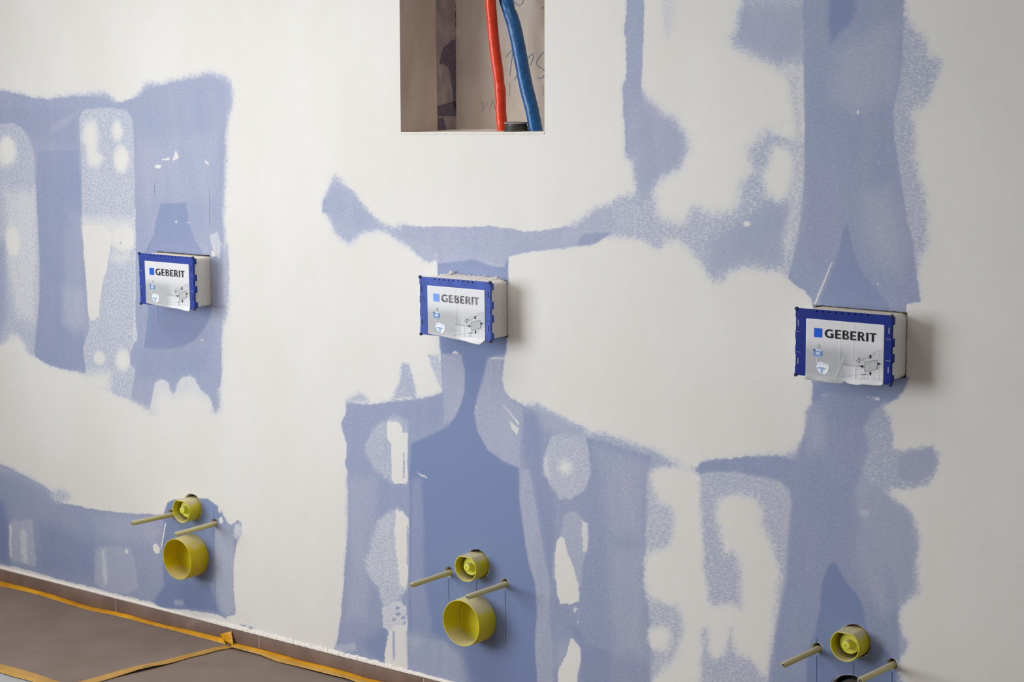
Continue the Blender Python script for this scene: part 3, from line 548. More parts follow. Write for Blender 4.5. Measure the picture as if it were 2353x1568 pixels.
for o in OPEN:
    if o['k'] == 'rect': bx = (o['x0'], o['x1'], o['z0'], o['z1'])
    elif o['k'] == 'round': bx = (o['cx']-o['r'], o['cx']+o['r'], o['cz']-o['r'], o['cz']+o['r'])
    else: bx = (-.2242, .2300, 1.4239, 2.05)
    m = o['margin']
    i0, i1, j0, j1 = near(GX, bx[0]-m), near(GX, bx[1]+m), near(GZ, bx[2]-m), near(GZ, bx[3]+m)
    keep[i0:i1, j0:j1] = False
    loop = [(i, j0) for i in range(i0, i1)]+[(i1, j) for j in range(j0, j1)]+[(i, j1) for i in range(i1, i0, -1)]+[(i0, j) for j in range(j1, j0, -1)]
    rnd = random.Random(o.get('seed', 0))
    n = len(loop); tgt = []
    base = [rnd.uniform(-1, 1) for _ in range(n)]; base = [(base[k]+base[k-1]*.6+base[k-2]*.3) for k in range(n)]
    for k, (i, j) in enumerate(loop):
        gx, gz = GX[i], GZ[j]
        if o['k'] == 'round':
            a = math.atan2(gz-o['cz'], gx-o['cx']); r = o['r']+o['jag']*base[k]*.6
            tgt.append((o['cx']+r*math.cos(a), o['cz']+r*math.sin(a)))
        elif o['k'] == 'rect':
            jx = o['jag']*base[k]*.5
            tgt.append((min(max(gx, o['x0']), o['x1'])+(jx if gx in (GX[i0], GX[i1]) else 0), min(max(gz, o['z0']), o['z1'])+jx))
        else:
            u = min(max((gx-(GX[i0]+m))/(GX[i1]-GX[i0]-2*m), 0), 1); v = min(max((gz-(GZ[j0]+m))/(GZ[j1]-GZ[j0]-2*m), 0), 1)
            b = [(1-u)*(1-v), u*(1-v), u*v, (1-u)*v]
            tgt.append((sum(w*p[0] for w, p in zip(b, NI)), sum(w*p[1] for w, p in zip(b, NI))))
    ids = [i*nz+j for i, j in loop]
    outer = [(GX[i], GZ[j]) for i, j in loop]
    prev = ids
    for fr, yy in ((.5, 0), (.8, 0), (1, 0)):
        cur = []
        for (ax, az), (tx, tz) in zip(outer, tgt):
            extra_v.append((ax+(tx-ax)*fr, yy, az+(tz-az)*fr)); cur.append(nv); nv += 1
        if fr == 1 and o['k'] == 'round': rims += [(q, .3+.75*max(0, base[w]*.6+.55+.5*math.sin(w*.11+o['seed']))) for w, q in enumerate(cur)]
        for k in range(n): extra_q.append((prev[k], prev[(k+1) % n], cur[(k+1) % n], cur[k]))
        prev = cur
    rear_loops.append((o, tgt))
    # the cut edge of the boards, going back into the wall
    if o['k'] != 'niche':
        for yy in (.0125, .025, .06):
            cur = []
            for (tx, tz) in tgt:
                extra_v.append((tx, yy, tz)); cur.append(nv); nv += 1
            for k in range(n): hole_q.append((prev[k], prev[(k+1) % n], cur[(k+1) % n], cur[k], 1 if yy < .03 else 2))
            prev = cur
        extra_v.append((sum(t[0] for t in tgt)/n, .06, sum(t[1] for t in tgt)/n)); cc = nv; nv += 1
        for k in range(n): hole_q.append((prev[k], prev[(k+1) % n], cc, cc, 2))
I, J = np.nonzero(keep)
g = np.stack([I*nz+J, (I+1)*nz+J, (I+1)*nz+J+1, I*nz+J+1], 1)
allq = np.concatenate([g, np.array(extra_q, int)])
V = np.concatenate([verts[0], np.array(extra_v, float)])
used = np.zeros(len(V), bool); used[allq.ravel()] = True
for q in hole_q: used[list(q[:4])] = True
remap = np.cumsum(used)-1
loops = list(remap[allq].ravel()); starts = list(range(0, len(loops), 4)); mats = [0]*len(starts)
for q in hole_q:
    ids = [q[0], q[1], q[2]] if q[2] == q[3] else list(q[:4])
    starts.append(len(loops)); loops += [int(remap[k]) for k in ids]; mats.append(q[4])
V = V[used]
me = bpy.data.meshes.new('wall_back')
me.vertices.add(len(V)); me.vertices.foreach_set('co', V.astype(np.float32).ravel())
me.loops.add(len(loops)); me.loops.foreach_set('vertex_index', np.array(loops, np.int32))
me.polygons.add(len(starts)); me.polygons.foreach_set('loop_start', np.array(starts, np.int32))
me.polygons.foreach_set('material_index', np.array(mats, np.int32))
me.update(calc_edges=True)
cov, film = fields(V[:, 0], V[:, 2])
for q, v in rims: cov[remap[q]] = max(cov[remap[q]], min(v, 1.0))
att = me.color_attributes.new('coat', 'FLOAT_COLOR', 'POINT')
att.data.foreach_set('color', np.stack([cov, film, np.zeros_like(cov), np.ones_like(cov)], 1).astype(np.float32).ravel())
wall = me_obj('wall_back', me); wall['kind'] = 'structure'
for k in ('wall', 'gypsum', 'dark'): me.materials.append(M[k])

# rough plaster fillet along the foot of the wall
bm = bmesh.new(); N = 1900; rows = []
for k in range(N+1):
    x = -2.3+3.9*k/N
    rough = float(smoothstep(-1.05, -.92, x)-.8*smoothstep(-.35, -.15, x))
    nz_ = lambda f, s: mnoise.noise((x*f, s, 0))
    a = nz_(45, 0); b = nz_(210, 3); c = nz_(18, 7); d = nz_(520, 9)
    top = .0352+.0012*c+.0006*b+rough*(.0045+.004*a+.003*b+.0018*d)
    th = .0045+.0004*b+rough*(.0022+.002*nz_(80, 5)+.0016*nz_(300, 6))
    mid = .0285+(top-.0285)*.5
    rows.append([(x, .001, top), (x, -th*.30, top-.0009), (x, -th*.62-.0010*rough*nz_(260, 12), mid+.3*(top-mid)+.0012*rough*d), (x, -th*.9-.0012*rough*nz_(330, 15), mid-.0010*rough*b), (x, -th*1.05, .0290), (x, .001, .0268)])
loft(bm, rows, False, False, False)
bm_obj('plaster_fillet', bm, M['plaster'], wall, 40)

# pencil lines on the board (flat marks)
def ribbon(pts, w, mat, name, parent, y, normal=-1):
    bm = bmesh.new(); P = [Vector((p[0], 0, p[1])) for p in pts]; pr = None
    for i, p in enumerate(P):
        t = (P[min(i+1, len(P)-1)]-P[max(i-1, 0)]); t = t.normalized() if t.length > 1e-9 else Vector((0, 0, 1))
        s = Vector((t.z, 0, -t.x))*(w/2)
        c = (bm.verts.new((p.x+s.x, y, p.z+s.z)), bm.verts.new((p.x-s.x, y, p.z-s.z)))
        if pr: bm.faces.new((pr[0], pr[1], c[1], c[0]))
        pr = c
    return bm_obj(name, bm, mat, parent)
for pl in [[0.0009, (-0.0914, 0.3022), (-0.092, 0.268), (-0.0918, 0.2453)], [0.0009, (-0.0004, 0.3174), (-0.0007, 0.2882)], [0.0009, (0.0905, 0.3037), (0.0902, 0.2348), (0.0899, 0.1656)], [0.0009, (0.9585, 0.3444), (0.9587, 0.3327)], [0.0009, (0.9586, 0.3051), (0.96, 0.2461), (0.9605, 0.2145)], [0.0009, (1.0489, 0.308), (1.0495, 0.276)], [0.0009, (1.1396, 0.3047), (1.1405, 0.2616)], [0.0006, (-0.9533, 0.3309), (-0.9536, 0.3259)], [0.0006, (-0.9516, 0.365), (-0.9534, 0.3296)], [0.0006, (-0.9546, 0.3044), (-0.9563, 0.1983), (-0.959, 0.071)], [0.0006, (-1.1475, 1.2706), (-1.148, 1.2463), (-1.1487, 1.2316)], [0.0006, (-0.9244, 1.2658), (-0.9259, 1.2183), (-0.928, 1.1587)], [0.0006, (-1.1511, 0.9229), (-1.1514, 0.8993), (-1.1521, 0.8744)], [0.0006, (-0.9304, 0.9365), (-0.8697, 0.9386)]]:
    ribbon(pl[1:], pl[0], M['pencil' if pl[0] > .0007 else 'pencil_faint'], 'pencil_line', wall, -.0004)

# ------------------------------------------------------------------ niche
ND = .214
def ring_at(y): return [(x, y, z) for x, z in NI]
bm = bmesh.new()
A0 = ring_at(0); B0 = ring_at(ND)
def grid_face(bm, p00, p10, p11, p01, nu, nvv, jit=0):
    g = []
    for i in range(nu+1):
        row = []
        for j in range(nvv+1):
            u, v = i/nu, j/nvv
            p = (Vector(p00)*(1-u)*(1-v)+Vector(p10)*u*(1-v)+Vector(p11)*u*v+Vector(p01)*(1-u)*v)
            row.append(bm.verts.new(p))
        g.append(row)
    for i in range(nu):
        for j in range(nvv): bm.faces.new((g[i][j], g[i+1][j], g[i+1][j+1], g[i][j+1]))
    return g
grid_face(bm, A0[0], A0[3], B0[3], B0[0], 12, 6)
bm_obj('niche_side', bm, M['niche'], wall)
bm = bmesh.new(); grid_face(bm, A0[1], B0[1], B0[2], A0[2], 6, 12); bm_obj('niche_side', bm, M['niche'], wall)
bm = bmesh.new(); grid_face(bm, A0[2], B0[2], B0[3], A0[3], 4, 4); bm_obj('niche_top', bm, M['niche'], wall)
bm = bmesh.new(); g = grid_face(bm, A0[0], A0[1], B0[1], B0[0], 60, 30)
for v in bm.verts:                         # crumbs and a plaster ridge along the back corner
    d = max(0, (v.co.y-.15)/.064)
    v.co.z += .004*d*max(0, mnoise.noise((v.co.x*40, v.co.y*40, 0))+.35)
bm_obj('niche_sill', bm, M['plaster'], wall, 40)
bm = bmesh.new(); grid_face(bm, B0[0], B0[1], B0[2], B0[3], 6, 8); nb = bm_obj('niche_back_panel', bm, M['niche_back'], wall)
# plaster lip along the lower front edge
bm = bmesh.new(); rows = []
for k in range(91):
    t = k/90; x = NI[0][0]+(NI[1][0]-NI[0][0])*t; z = NI[0][1]+(NI[1][1]-NI[0][1])*t
    j = .0008*mnoise.noise((x*90, 1, 0))
    rows.append([(x, -.0004, z-.004), (x, -.0016+j, z-.001), (x, -.0006, z+.0014+j), (x, .006, z+.0016+j)])
loft(bm, rows, False, False, False); bm_obj('niche_lip', bm, M['plaster'], wall, 50)
# strip of blue board left bare along the back of the left cheek, with scraped patches
def cheek(pts, mat, name, off=.0006):
    bm = bmesh.new()
    X = lambda z: NI[0][0]+(NI[3][0]-NI[0][0])*(z-NI[0][1])/(NI[3][1]-NI[0][1])
    bm.faces.new([bm.verts.new((X(z)+off, y, z)) for y, z in pts]); bmesh.ops.triangulate(bm, faces=bm.faces)
    return bm_obj(name, bm, mat, wall)
cheek([(0.1433, 2.0707), (0.1369, 1.686), (0.1384, 1.6101), (0.1394, 1.5121), (0.1408, 1.4354), (0.1406, 1.4244), (0.2042, 1.4221), (0.213, 1.4252), (0.2132, 1.5323), (0.2132, 1.6428), (0.2132, 2.078)], M['strip'], 'bare_strip')
for k, pts in enumerate([[(0.1537, 1.6101), (0.1662, 1.634), (0.1834, 1.6405), (0.1974, 1.6515), (0.2132, 1.6538), (0.2132, 1.4658), (0.2023, 1.4887), (0.1981, 1.5329), (0.192, 1.566), (0.1821, 1.5826), (0.1685, 1.5904), (0.1482, 1.5927)], [(0.1413, 1.4551), (0.1619, 1.4567), (0.1749, 1.4254), (0.1406, 1.4255)], [(0.1387, 1.4859), (0.2132, 1.4973), (0.2132, 1.4574), (0.1792, 1.4606), (0.1414, 1.4595)]]): cheek(pts, M['strip_dark'], 'bare_patch', .0010)
def smooth2(P):
    Q = [P[0]]+P+[P[-1]]; out = []
    for i in range(1, len(Q)-2):
        for k in range(5):
            u = k/5; out.append(tuple(.5*((2*Q[i][a])+(Q[i+1][a]-Q[i-1][a])*u+(2*Q[i-1][a]-5*Q[i][a]+4*Q[i+1][a]-Q[i+2][a])*u*u+(3*Q[i][a]-Q[i-1][a]-3*Q[i+1][a]+Q[i+2][a])*u**3) for a in (0, 1)))
    return out+[P[-1]]
for pts in [[(-0.057, 1.6082), (-0.0471, 1.6167), (-0.036, 1.6231), (-0.039, 1.6027), (-0.0465, 1.5597)], [(0.0104, 1.6023), (0.0242, 1.6138), (0.0296, 1.6117), (0.0239, 1.5947), (0.0184, 1.5862)], [(-0.0314, 1.55), (-0.0202, 1.5671), (-0.0118, 1.5735)], [(0.062, 1.6177), (0.0485, 1.6072), (0.0389, 1.5946), (0.0428, 1.5839), (0.0563, 1.5774), (0.0643, 1.5689), (0.0615, 1.5604), (0.052, 1.5541), (0.0385, 1.5552)], [(-0.0317, 1.7447), (-0.0181, 1.7337), (-0.0044, 1.7376), (-0.0001, 1.7523)], [(0.0564, 1.7255), (0.0711, 1.7251)]]: ribbon(smooth2(pts), .0013, M['blue_pen'], 'marker_stroke', wall, ND-.0008)
for pts in [[(-0.1373, 1.4999), (-0.1349, 1.4714), (-0.1204, 1.4945), (-0.1136, 1.4705), (-0.1019, 1.5)], [(-0.0991, 1.4957), (-0.0952, 1.4783), (-0.0895, 1.4848)], [(-0.0467, 1.5435), (-0.0472, 1.5111)], [(0.0572, 1.5359), (0.057, 1.5125)]]: ribbon(pts, .0010, M['ink_grey'], 'pencil_stroke', wall, ND-.0008)
for pts in [[(-0.219, 1.739), (-0.2191, 1.7335)], [(-0.2192, 1.7259), (-0.2197, 1.7041)], [(-0.2198, 1.6975), (-0.22, 1.6844)], [(-0.2205, 1.6625), (-0.2191, 1.6581)]]: ribbon(pts, .0022, M['ink'], 'corner_gap', wall, ND-.0009)

# ------------------------------------------------------------------ skirting
FZ = -.022
bb = bpy.data.objects.new('baseboard_back', None); COL.objects.link(bb); bb['kind'] = 'structure'
JO = [-3.8048, -3.2001, -2.5953, -1.9905, -1.3858, -0.7805, -0.1762, 0.4285, 1.0333, 1.6381, 2.2428, 2.8476]
bm = bmesh.new(); box(bm, JO[0], JO[-1], -.0060, -.0002, FZ, .0266); bm_obj('grout_bed', bm, M['grout'], bb)
for a, b in zip(JO, JO[1:]):
    bm = bmesh.new(); box(bm, a+.0016, b-.0016, -.0069, -.0050, FZ+.0005, .0272, .0004)
    bm_obj('skirting_tile', bm, M['tile'], bb, 40)

# ------------------------------------------------------------------ floor and coverings
bm = bmesh.new(); box(bm, -6, 4.6, -5.2, .0, FZ-.06, FZ); fl = bm_obj('floor', bm, M['floor']); fl['kind'] = 'structure'
def sheet(name, pts, nu, nvv, mat, hfun, label):
    """quad pts in floor coordinates: a b c d"""
    bm = bmesh.new()
    P = [Vector((x, y, FZ)) for x, y in pts]
    g = grid_face(bm, P[0], P[1], P[2], P[3], nu, nvv)
    for i, row in enumerate(g):
        for j, v in enumerate(row): v.co.z = FZ+hfun(v.co.x, v.co.y, i/nu, j/nvv)
    o = bm_obj(name, bm, mat, None, 60)
    md = o.modifiers.new('thick', 'SOLIDIFY'); md.thickness = .0006; md.offset = 1
    return tag(o, label, 'paper')
S1, S2, LIFT = [-2.9, 0, -0.009, -0.532], [(-1.02, -1.9), (3.2, -1.9), (3.2, -0.009), (-0.98, -0.009)], [-0.2995, 0.055, 0.0065]
def wav(x, y, s=1.0):
    return s*(.0022*mnoise.noise((x*5, y*5, 0))+.0010*mnoise.noise((x*16, y*16, 4)))
def edge_lift(y):
    return LIFT[2]*math.exp(-((y-LIFT[0])/LIFT[1])**2)
def h1(x, y, u, v):
    e = max(0, 1-abs(x-seam(y))/.10)
    return .0042+wav(x, y)+edge_lift(y)*e*e
def h2(x, y, u, v):
    d = x-seam(y)
    return .0022+wav(x, y, .8)*.7+ .010*math.exp(-((d-.15)/.07)**2)*math.exp(-((y+.28)/.14)**2)
SEAM = [[-0.8699, -0.0276], [-0.8849, -0.0581], [-0.8867, -0.0955], [-0.8997, -0.155], [-0.9073, -0.2582], [-0.931, -0.3571], [-0.9402, -0.4346], [-0.9473, -0.543], [-0.9609, -0.6571]]
def seam(y):
    ys = [p[1] for p in SEAM]; xs = [p[0] for p in SEAM]
    return float(np.interp(-y, [-q for q in ys], xs))
sheet('masking_paper', S2, 60, 50, M['kraft'], h2, 'brown masking paper on the floor right of the diagonal tape seam')
bm = bmesh.new(); NU, NVV = 70, 60; gr = []
for i in range(NU+1):
    row = []
    for j in range(NVV+1):
        v = j/NVV; y = S1[2]+(S1[3]-S1[2])*v; x1 = seam(y); x0 = S1[0]; u = i/NU
        x = x0+(x1-x0)*(1-(1-u)**1.6)
        row.append(bm.verts.new((x, y, FZ+h1(x, y, u, v))))
    gr.append(row)
for i in range(NU):
    for j in range(NVV): bm.faces.new((gr[i][j], gr[i+1][j], gr[i+1][j+1], gr[i][j+1]))
o = bm_obj('masking_paper', bm, M['kraft'], None, 60)
md = o.modifiers.new('thick', 'SOLIDIFY'); md.thickness = .0006; md.offset = 1
tag(o, 'brown masking paper on the floor left of the diagonal tape seam', 'paper')

def strip(name, left, right, label, mats, split=None, sub=8, lift=.0008, amp=.0008, parent=None, seed=0, follow=None):
    """ribbon between two traced edges (3-D polylines of equal length); split = fraction where the pale part begins"""
    Lp = [Vector(p) for p in left]; Rp = [Vector(p) for p in right]
    def dens(P):
        out = []
        for a, b in zip(P, P[1:]): out += [a.lerp(b, k/sub) for k in range(sub)]
        return out+[P[-1]]
    A1, B1 = dens(Lp), dens(Rp); bm = bmesh.new(); M_ = 6; rows = []
    for i, (a, b) in enumerate(zip(A1, B1)):
        row = []
        for k in range(M_+1):
            p = a.lerp(b, k/M_); s = math.sin(math.pi*k/M_)
            nn = mnoise.noise((p.x*28+seed, p.y*28, k*.9))
            zz = p.z+lift+amp*s*(.5+nn); yy = p.y-amp*.7*s*abs(nn)
            if follow and k > 0 and yy < -.0095: zz = max(zz, FZ+follow(p.x, yy)+.0012+amp*s*(.5+nn)*.5)
            row.append(bm.verts.new((p.x, yy, zz)))
        rows.append(row)
    for r0, r1 in zip(rows, rows[1:]):
        for k in range(M_):
            f = bm.faces.new((r0[k], r0[k+1], r1[k+1], r1[k]))
            if split is not None and (k+.5)/M_ > split: f.material_index = 1
    o = bm_obj(name, bm, None, parent, 60)
    for mm in mats: o.data.materials.append(mm)
    md = o.modifiers.new('thick', 'SOLIDIFY'); md.thickness = .0004; md.offset = 0
    if label: tag(o, label, 'tape')
    return o
TP = {'left': ([[-2.2877, -0.0078, -0.0114], [-1.9421, -0.0078, -0.0103], [-1.8019, -0.0078, -0.0095], [-1.6846, -0.0078, -0.0096], [-1.544, -0.0078, -0.0157], [-1.4922, -0.0078, -0.0163], [-1.39, -0.0078, -0.0114], [-1.3145, -0.0078, -0.0101], [-1.2415, -0.0078, -0.0128], [-1.1609, -0.0078, -0.0122], [-1.0633, -0.0078, -0.0089], [-0.985, -0.0078, -0.0072], [-0.9241, -0.0078, -0.006]], [[-2.2375, -0.043, -0.0172], [-1.9101, -0.032, -0.0172], [-1.7843, -0.0217, -0.0172], [-1.662, -0.026, -0.0172], [-1.5472, -0.0332, -0.0172], [-1.4738, -0.0353, -0.0172], [-1.3857, -0.0257, -0.0172], [-1.3069, -0.022, -0.0172], [-1.2242, -0.023, -0.0172], [-1.1468, -0.0205, -0.0172], [-1.0488, -0.0203, -0.0172], [-0.9866, -0.02, -0.0172], [-0.8952, -0.0221, -0.0172]]), 'right': ([[-0.8784, -0.0078, -0.012], [-0.7792, -0.0078, -0.0097], [-0.6908, -0.0078, -0.009], [-0.6084, -0.0078, -0.0111], [-0.5274, -0.0078, -0.0088], [-0.449, -0.0078, -0.0094], [-0.372, -0.0078, -0.012], [-0.3102, -0.0078, -0.0101], [-0.1363, -0.0078, -0.0119], [0.4095, -0.0078, -0.0181], [1.0993, -0.0078, -0.0334]], [[-0.8716, -0.0277, -0.0172], [-0.7532, -0.0284, -0.0172], [-0.6772, -0.0416, -0.0172], [-0.5795, -0.0374, -0.0172], [-0.5012, -0.0354, -0.0172], [-0.4258, -0.0327, -0.0172], [-0.34, -0.0429, -0.0172], [-0.278, -0.0437, -0.0172], [-0.0993, -0.0512, -0.0172], [0.45, -0.0651, -0.0172], [1.1456, -0.0977, -0.0172]]), 'low': ([[-1.4577, -0.5147, -0.022], [-1.2796, -0.5011, -0.022], [-1.227, -0.4946, -0.022], [-1.1282, -0.494, -0.022], [-1.0444, -0.4985, -0.022], [-0.9782, -0.4973, -0.022]], [[-1.3956, -0.5588, -0.022], [-1.218, -0.5469, -0.022], [-1.1577, -0.5469, -0.022], [-1.104, -0.5425, -0.022], [-1.0209, -0.5418, -0.022], [-0.9679, -0.541, -0.022]]), 'seam_y': (-0.0276, -0.66), 'seam_w': (0.016, 0.034), 'flap': [[-0.9218, -0.0085, -0.0105], [-0.8697, -0.018, -0.0185], [-0.8855, -0.0085, 0.0223], [-0.9344, -0.0085, 0.0037]]}
strip('masking_tape', TP['left'][0], TP['left'][1], 'orange tape along the skirting left of its folded flap', (M['tape'], M['tape_pale']), .78, follow=lambda x, y: h1(x, y, 0, 0))
strip('masking_tape', TP['right'][0], TP['right'][1], 'orange tape along the skirting right of the folded flap', (M['tape'], M['tape_pale']), .5, seed=5, follow=lambda x, y: h2(x, y, 0, 0))
strip('masking_tape', TP['low'][0], TP['low'][1], 'pale orange tape at the front edge of the left paper', (M['tape_pale'],), None, seed=9, lift=.0030, follow=lambda x, y: h1(x, y, 0, 0) if y > S1[3]-.01 else .0005)
# seam tape follows the lifted edge of the left sheet
ys = np.linspace(TP['seam_y'][0], TP['seam_y'][1], 16)
sl, sr = [], []
for y in ys:
    x = seam(y); w = np.interp(-y, [-TP['seam_y'][0], -TP['seam_y'][1]], TP['seam_w'])
    e = edge_lift(y)
    sl.append((x-w, y, FZ+.0052+.0015+e*max(0, 1-w/.10)**2)); sr.append((x+.006, y, FZ+.0040+e*.9))
strip('masking_tape', sl, sr, 'pale orange tape running diagonally over the seam of the papers', (M['tape_pale'],), None, sub=4, lift=.0006, amp=.0008, seed=3, follow=lambda x, y: h1(x, y, 0, 0) if x < seam(y) else h2(x, y, 0, 0))
# crumpled flap where the tapes meet, standing against the skirting
fp = TP['flap']
bm = bmesh.new(); g = grid_face(bm, fp[0], fp[1], fp[2], fp[3], 12, 10)
for i, row in enumerate(g):
    for j, v in enumerate(row):
        a = mnoise.noise((i*.55, j*.6, 2)); v.co.y -= .003*abs(a)+.004*math.sin(math.pi*i/12)*(j/10); v.co.x += .0015*a
o = bm_obj('masking_tape', bm, M['tape'], None, 50)
md = o.modifiers.new('thick', 'SOLIDIFY'); md.thickness = .0006
tag(o, 'crumpled orange tape flap standing up against the brown skirting', 'tape')

# ------------------------------------------------------------------ access boxes with printed labels
BZ = 1.0069
def flat(parent, name, polys, mat, surf, off):
    """thin printed shapes laid on the label surface; polys in mm (x, z)"""
    bm = bmesh.new()
    lay = bm.verts.layers.float.new('lay')
    for i, p in enumerate(polys):
        vs = [bm.verts.new((x/1000, 0, z/1000)) for x, z in p]
        for v in vs: v[lay] = i*.00002
        try: bm.faces.new(vs)
        except ValueError: pass
    bmesh.ops.triangulate(bm, faces=bm.faces)
    bmesh.ops.subdivide_edges(bm, edges=[e for e in bm.edges if e.calc_length() > .006], cuts=2)
    bmesh.ops.triangulate(bm, faces=bm.faces)
    for v in bm.verts: v.co.y = surf(v.co.x*1000, v.co.z*1000)/1000-off-v[lay]
    for f in bm.faces:
        f.normal_update()
        if f.normal.y > 0: f.normal_flip()
    me = bpy.data.meshes.new(name); bm.to_mesh(me); bm.free()
    return me_obj(name, me, mat, parent)
def line(a, b, w=.7):
    (x0, z0), (x1, z1) = a, b; d = math.hypot(x1-x0, z1-z0) or 1; nx_, nz_ = -(z1-z0)/d*w/2, (x1-x0)/d*w/2
    return [(x0+nx_, z0+nz_), (x1+nx_, z1+nz_), (x1-nx_, z1-nz_), (x0-nx_, z0-nz_)]
def poly(pts, w=.7): return [line(a, b, w) for a, b in zip(pts, pts[1:])]
def arc(cx, cz, r, a0, a1, n=10): return [(cx+r*math.cos(R(a0+(a1-a0)*k/n)), cz+r*math.sin(R(a0+(a1-a0)*k/n))) for k in range(n+1)]
def band(outer, inner): return [[outer[k], outer[k+1], inner[k+1], inner[k]] for k in range(len(outer)-1)]
def letters():
    """heavy humanist capitals, cap height 1, drawn as strips"""
    s = .215
    def bar(x0, x1, z0, z1): return [(x0, z0), (x1, z0), (x1, z1), (x0, z1)]
    def G():
        o = [(.5+.5*math.cos(R(a))*1.0, .5+.5*math.sin(R(a))) for a in range(48, 316, 14)]
        i = [(.52+.29*math.cos(R(a)), .5+.315*math.sin(R(a))) for a in range(48, 316, 14)]
        o[0] = (.86, .965); i[0] = (.80, .76)
        return band(o, i)+[bar(.60, .90, .36, .54), bar(.69, .90, .03, .40), [(.50, .185), (.50, 0), (.72, .01), (.90, .05), (.90, .1), (.69, .2)]], .92
    def E(): return [bar(0, s+.01, 0, 1), bar(s, .60, 0, .17), bar(s, .55, .42, .58), bar(s, .58, .83, 1)], .62
    def B():
        t = band(arc(.36, .755, .245, 90, -90), arc(.36, .755, .095, 90, -90)); b = band(arc(.38, .275, .275, 90, -90), arc(.38, .275, .115, 90, -90))
        return [bar(0, s+.01, 0, 1), bar(s, .37, .85, 1), bar(s, .37, .46, .62), bar(s, .39, 0, .16), bar(.36, .39, .46, .55)]+t+b, .68
    def R_():
        t = band(arc(.35, .72, .28, 90, -90), arc(.35, .72, .125, 90, -90))
        return [bar(0, s+.01, 0, 1), bar(s, .36, .845, 1), bar(s, .36, .44, .595), [(.25, .5), (.48, .46), (.76, 0), (.50, 0)]]+t, .74
    def I_(): return [bar(0, s+.01, 0, 1)], .225
    def T(): return [bar(0, .68, .83, 1), bar(.23, .45, 0, .84)], .68
    out = []; x = 0
    for fn, gap in ((G, .15), (E, .13), (B, .11), (E, .13), (R_, .10), (I_, .10), (T, 0)):
        ps, w = fn(); out.append([[(px+x, pz) for px, pz in p] for p in ps]); x += w+gap
    return out, x
LET, LETW = letters()
def arrow(cx, cz, ang, L=8.0, w=6.4):
    """bold double-headed marker"""
    pts = [(-L/2, 0), (0, w/2), (0, 1.4), (L/2, 1.4), (L/2, -1.4), (0, -1.4), (0, -w/2)]
    ca, sa = math.cos(R(ang)), math.sin(R(ang))
    q = [(cx+x*ca-z*sa, cz+x*sa+z*ca) for x, z in pts]
    return [[q[0], q[1], q[6]], [q[2], q[3], q[4], q[5]]]
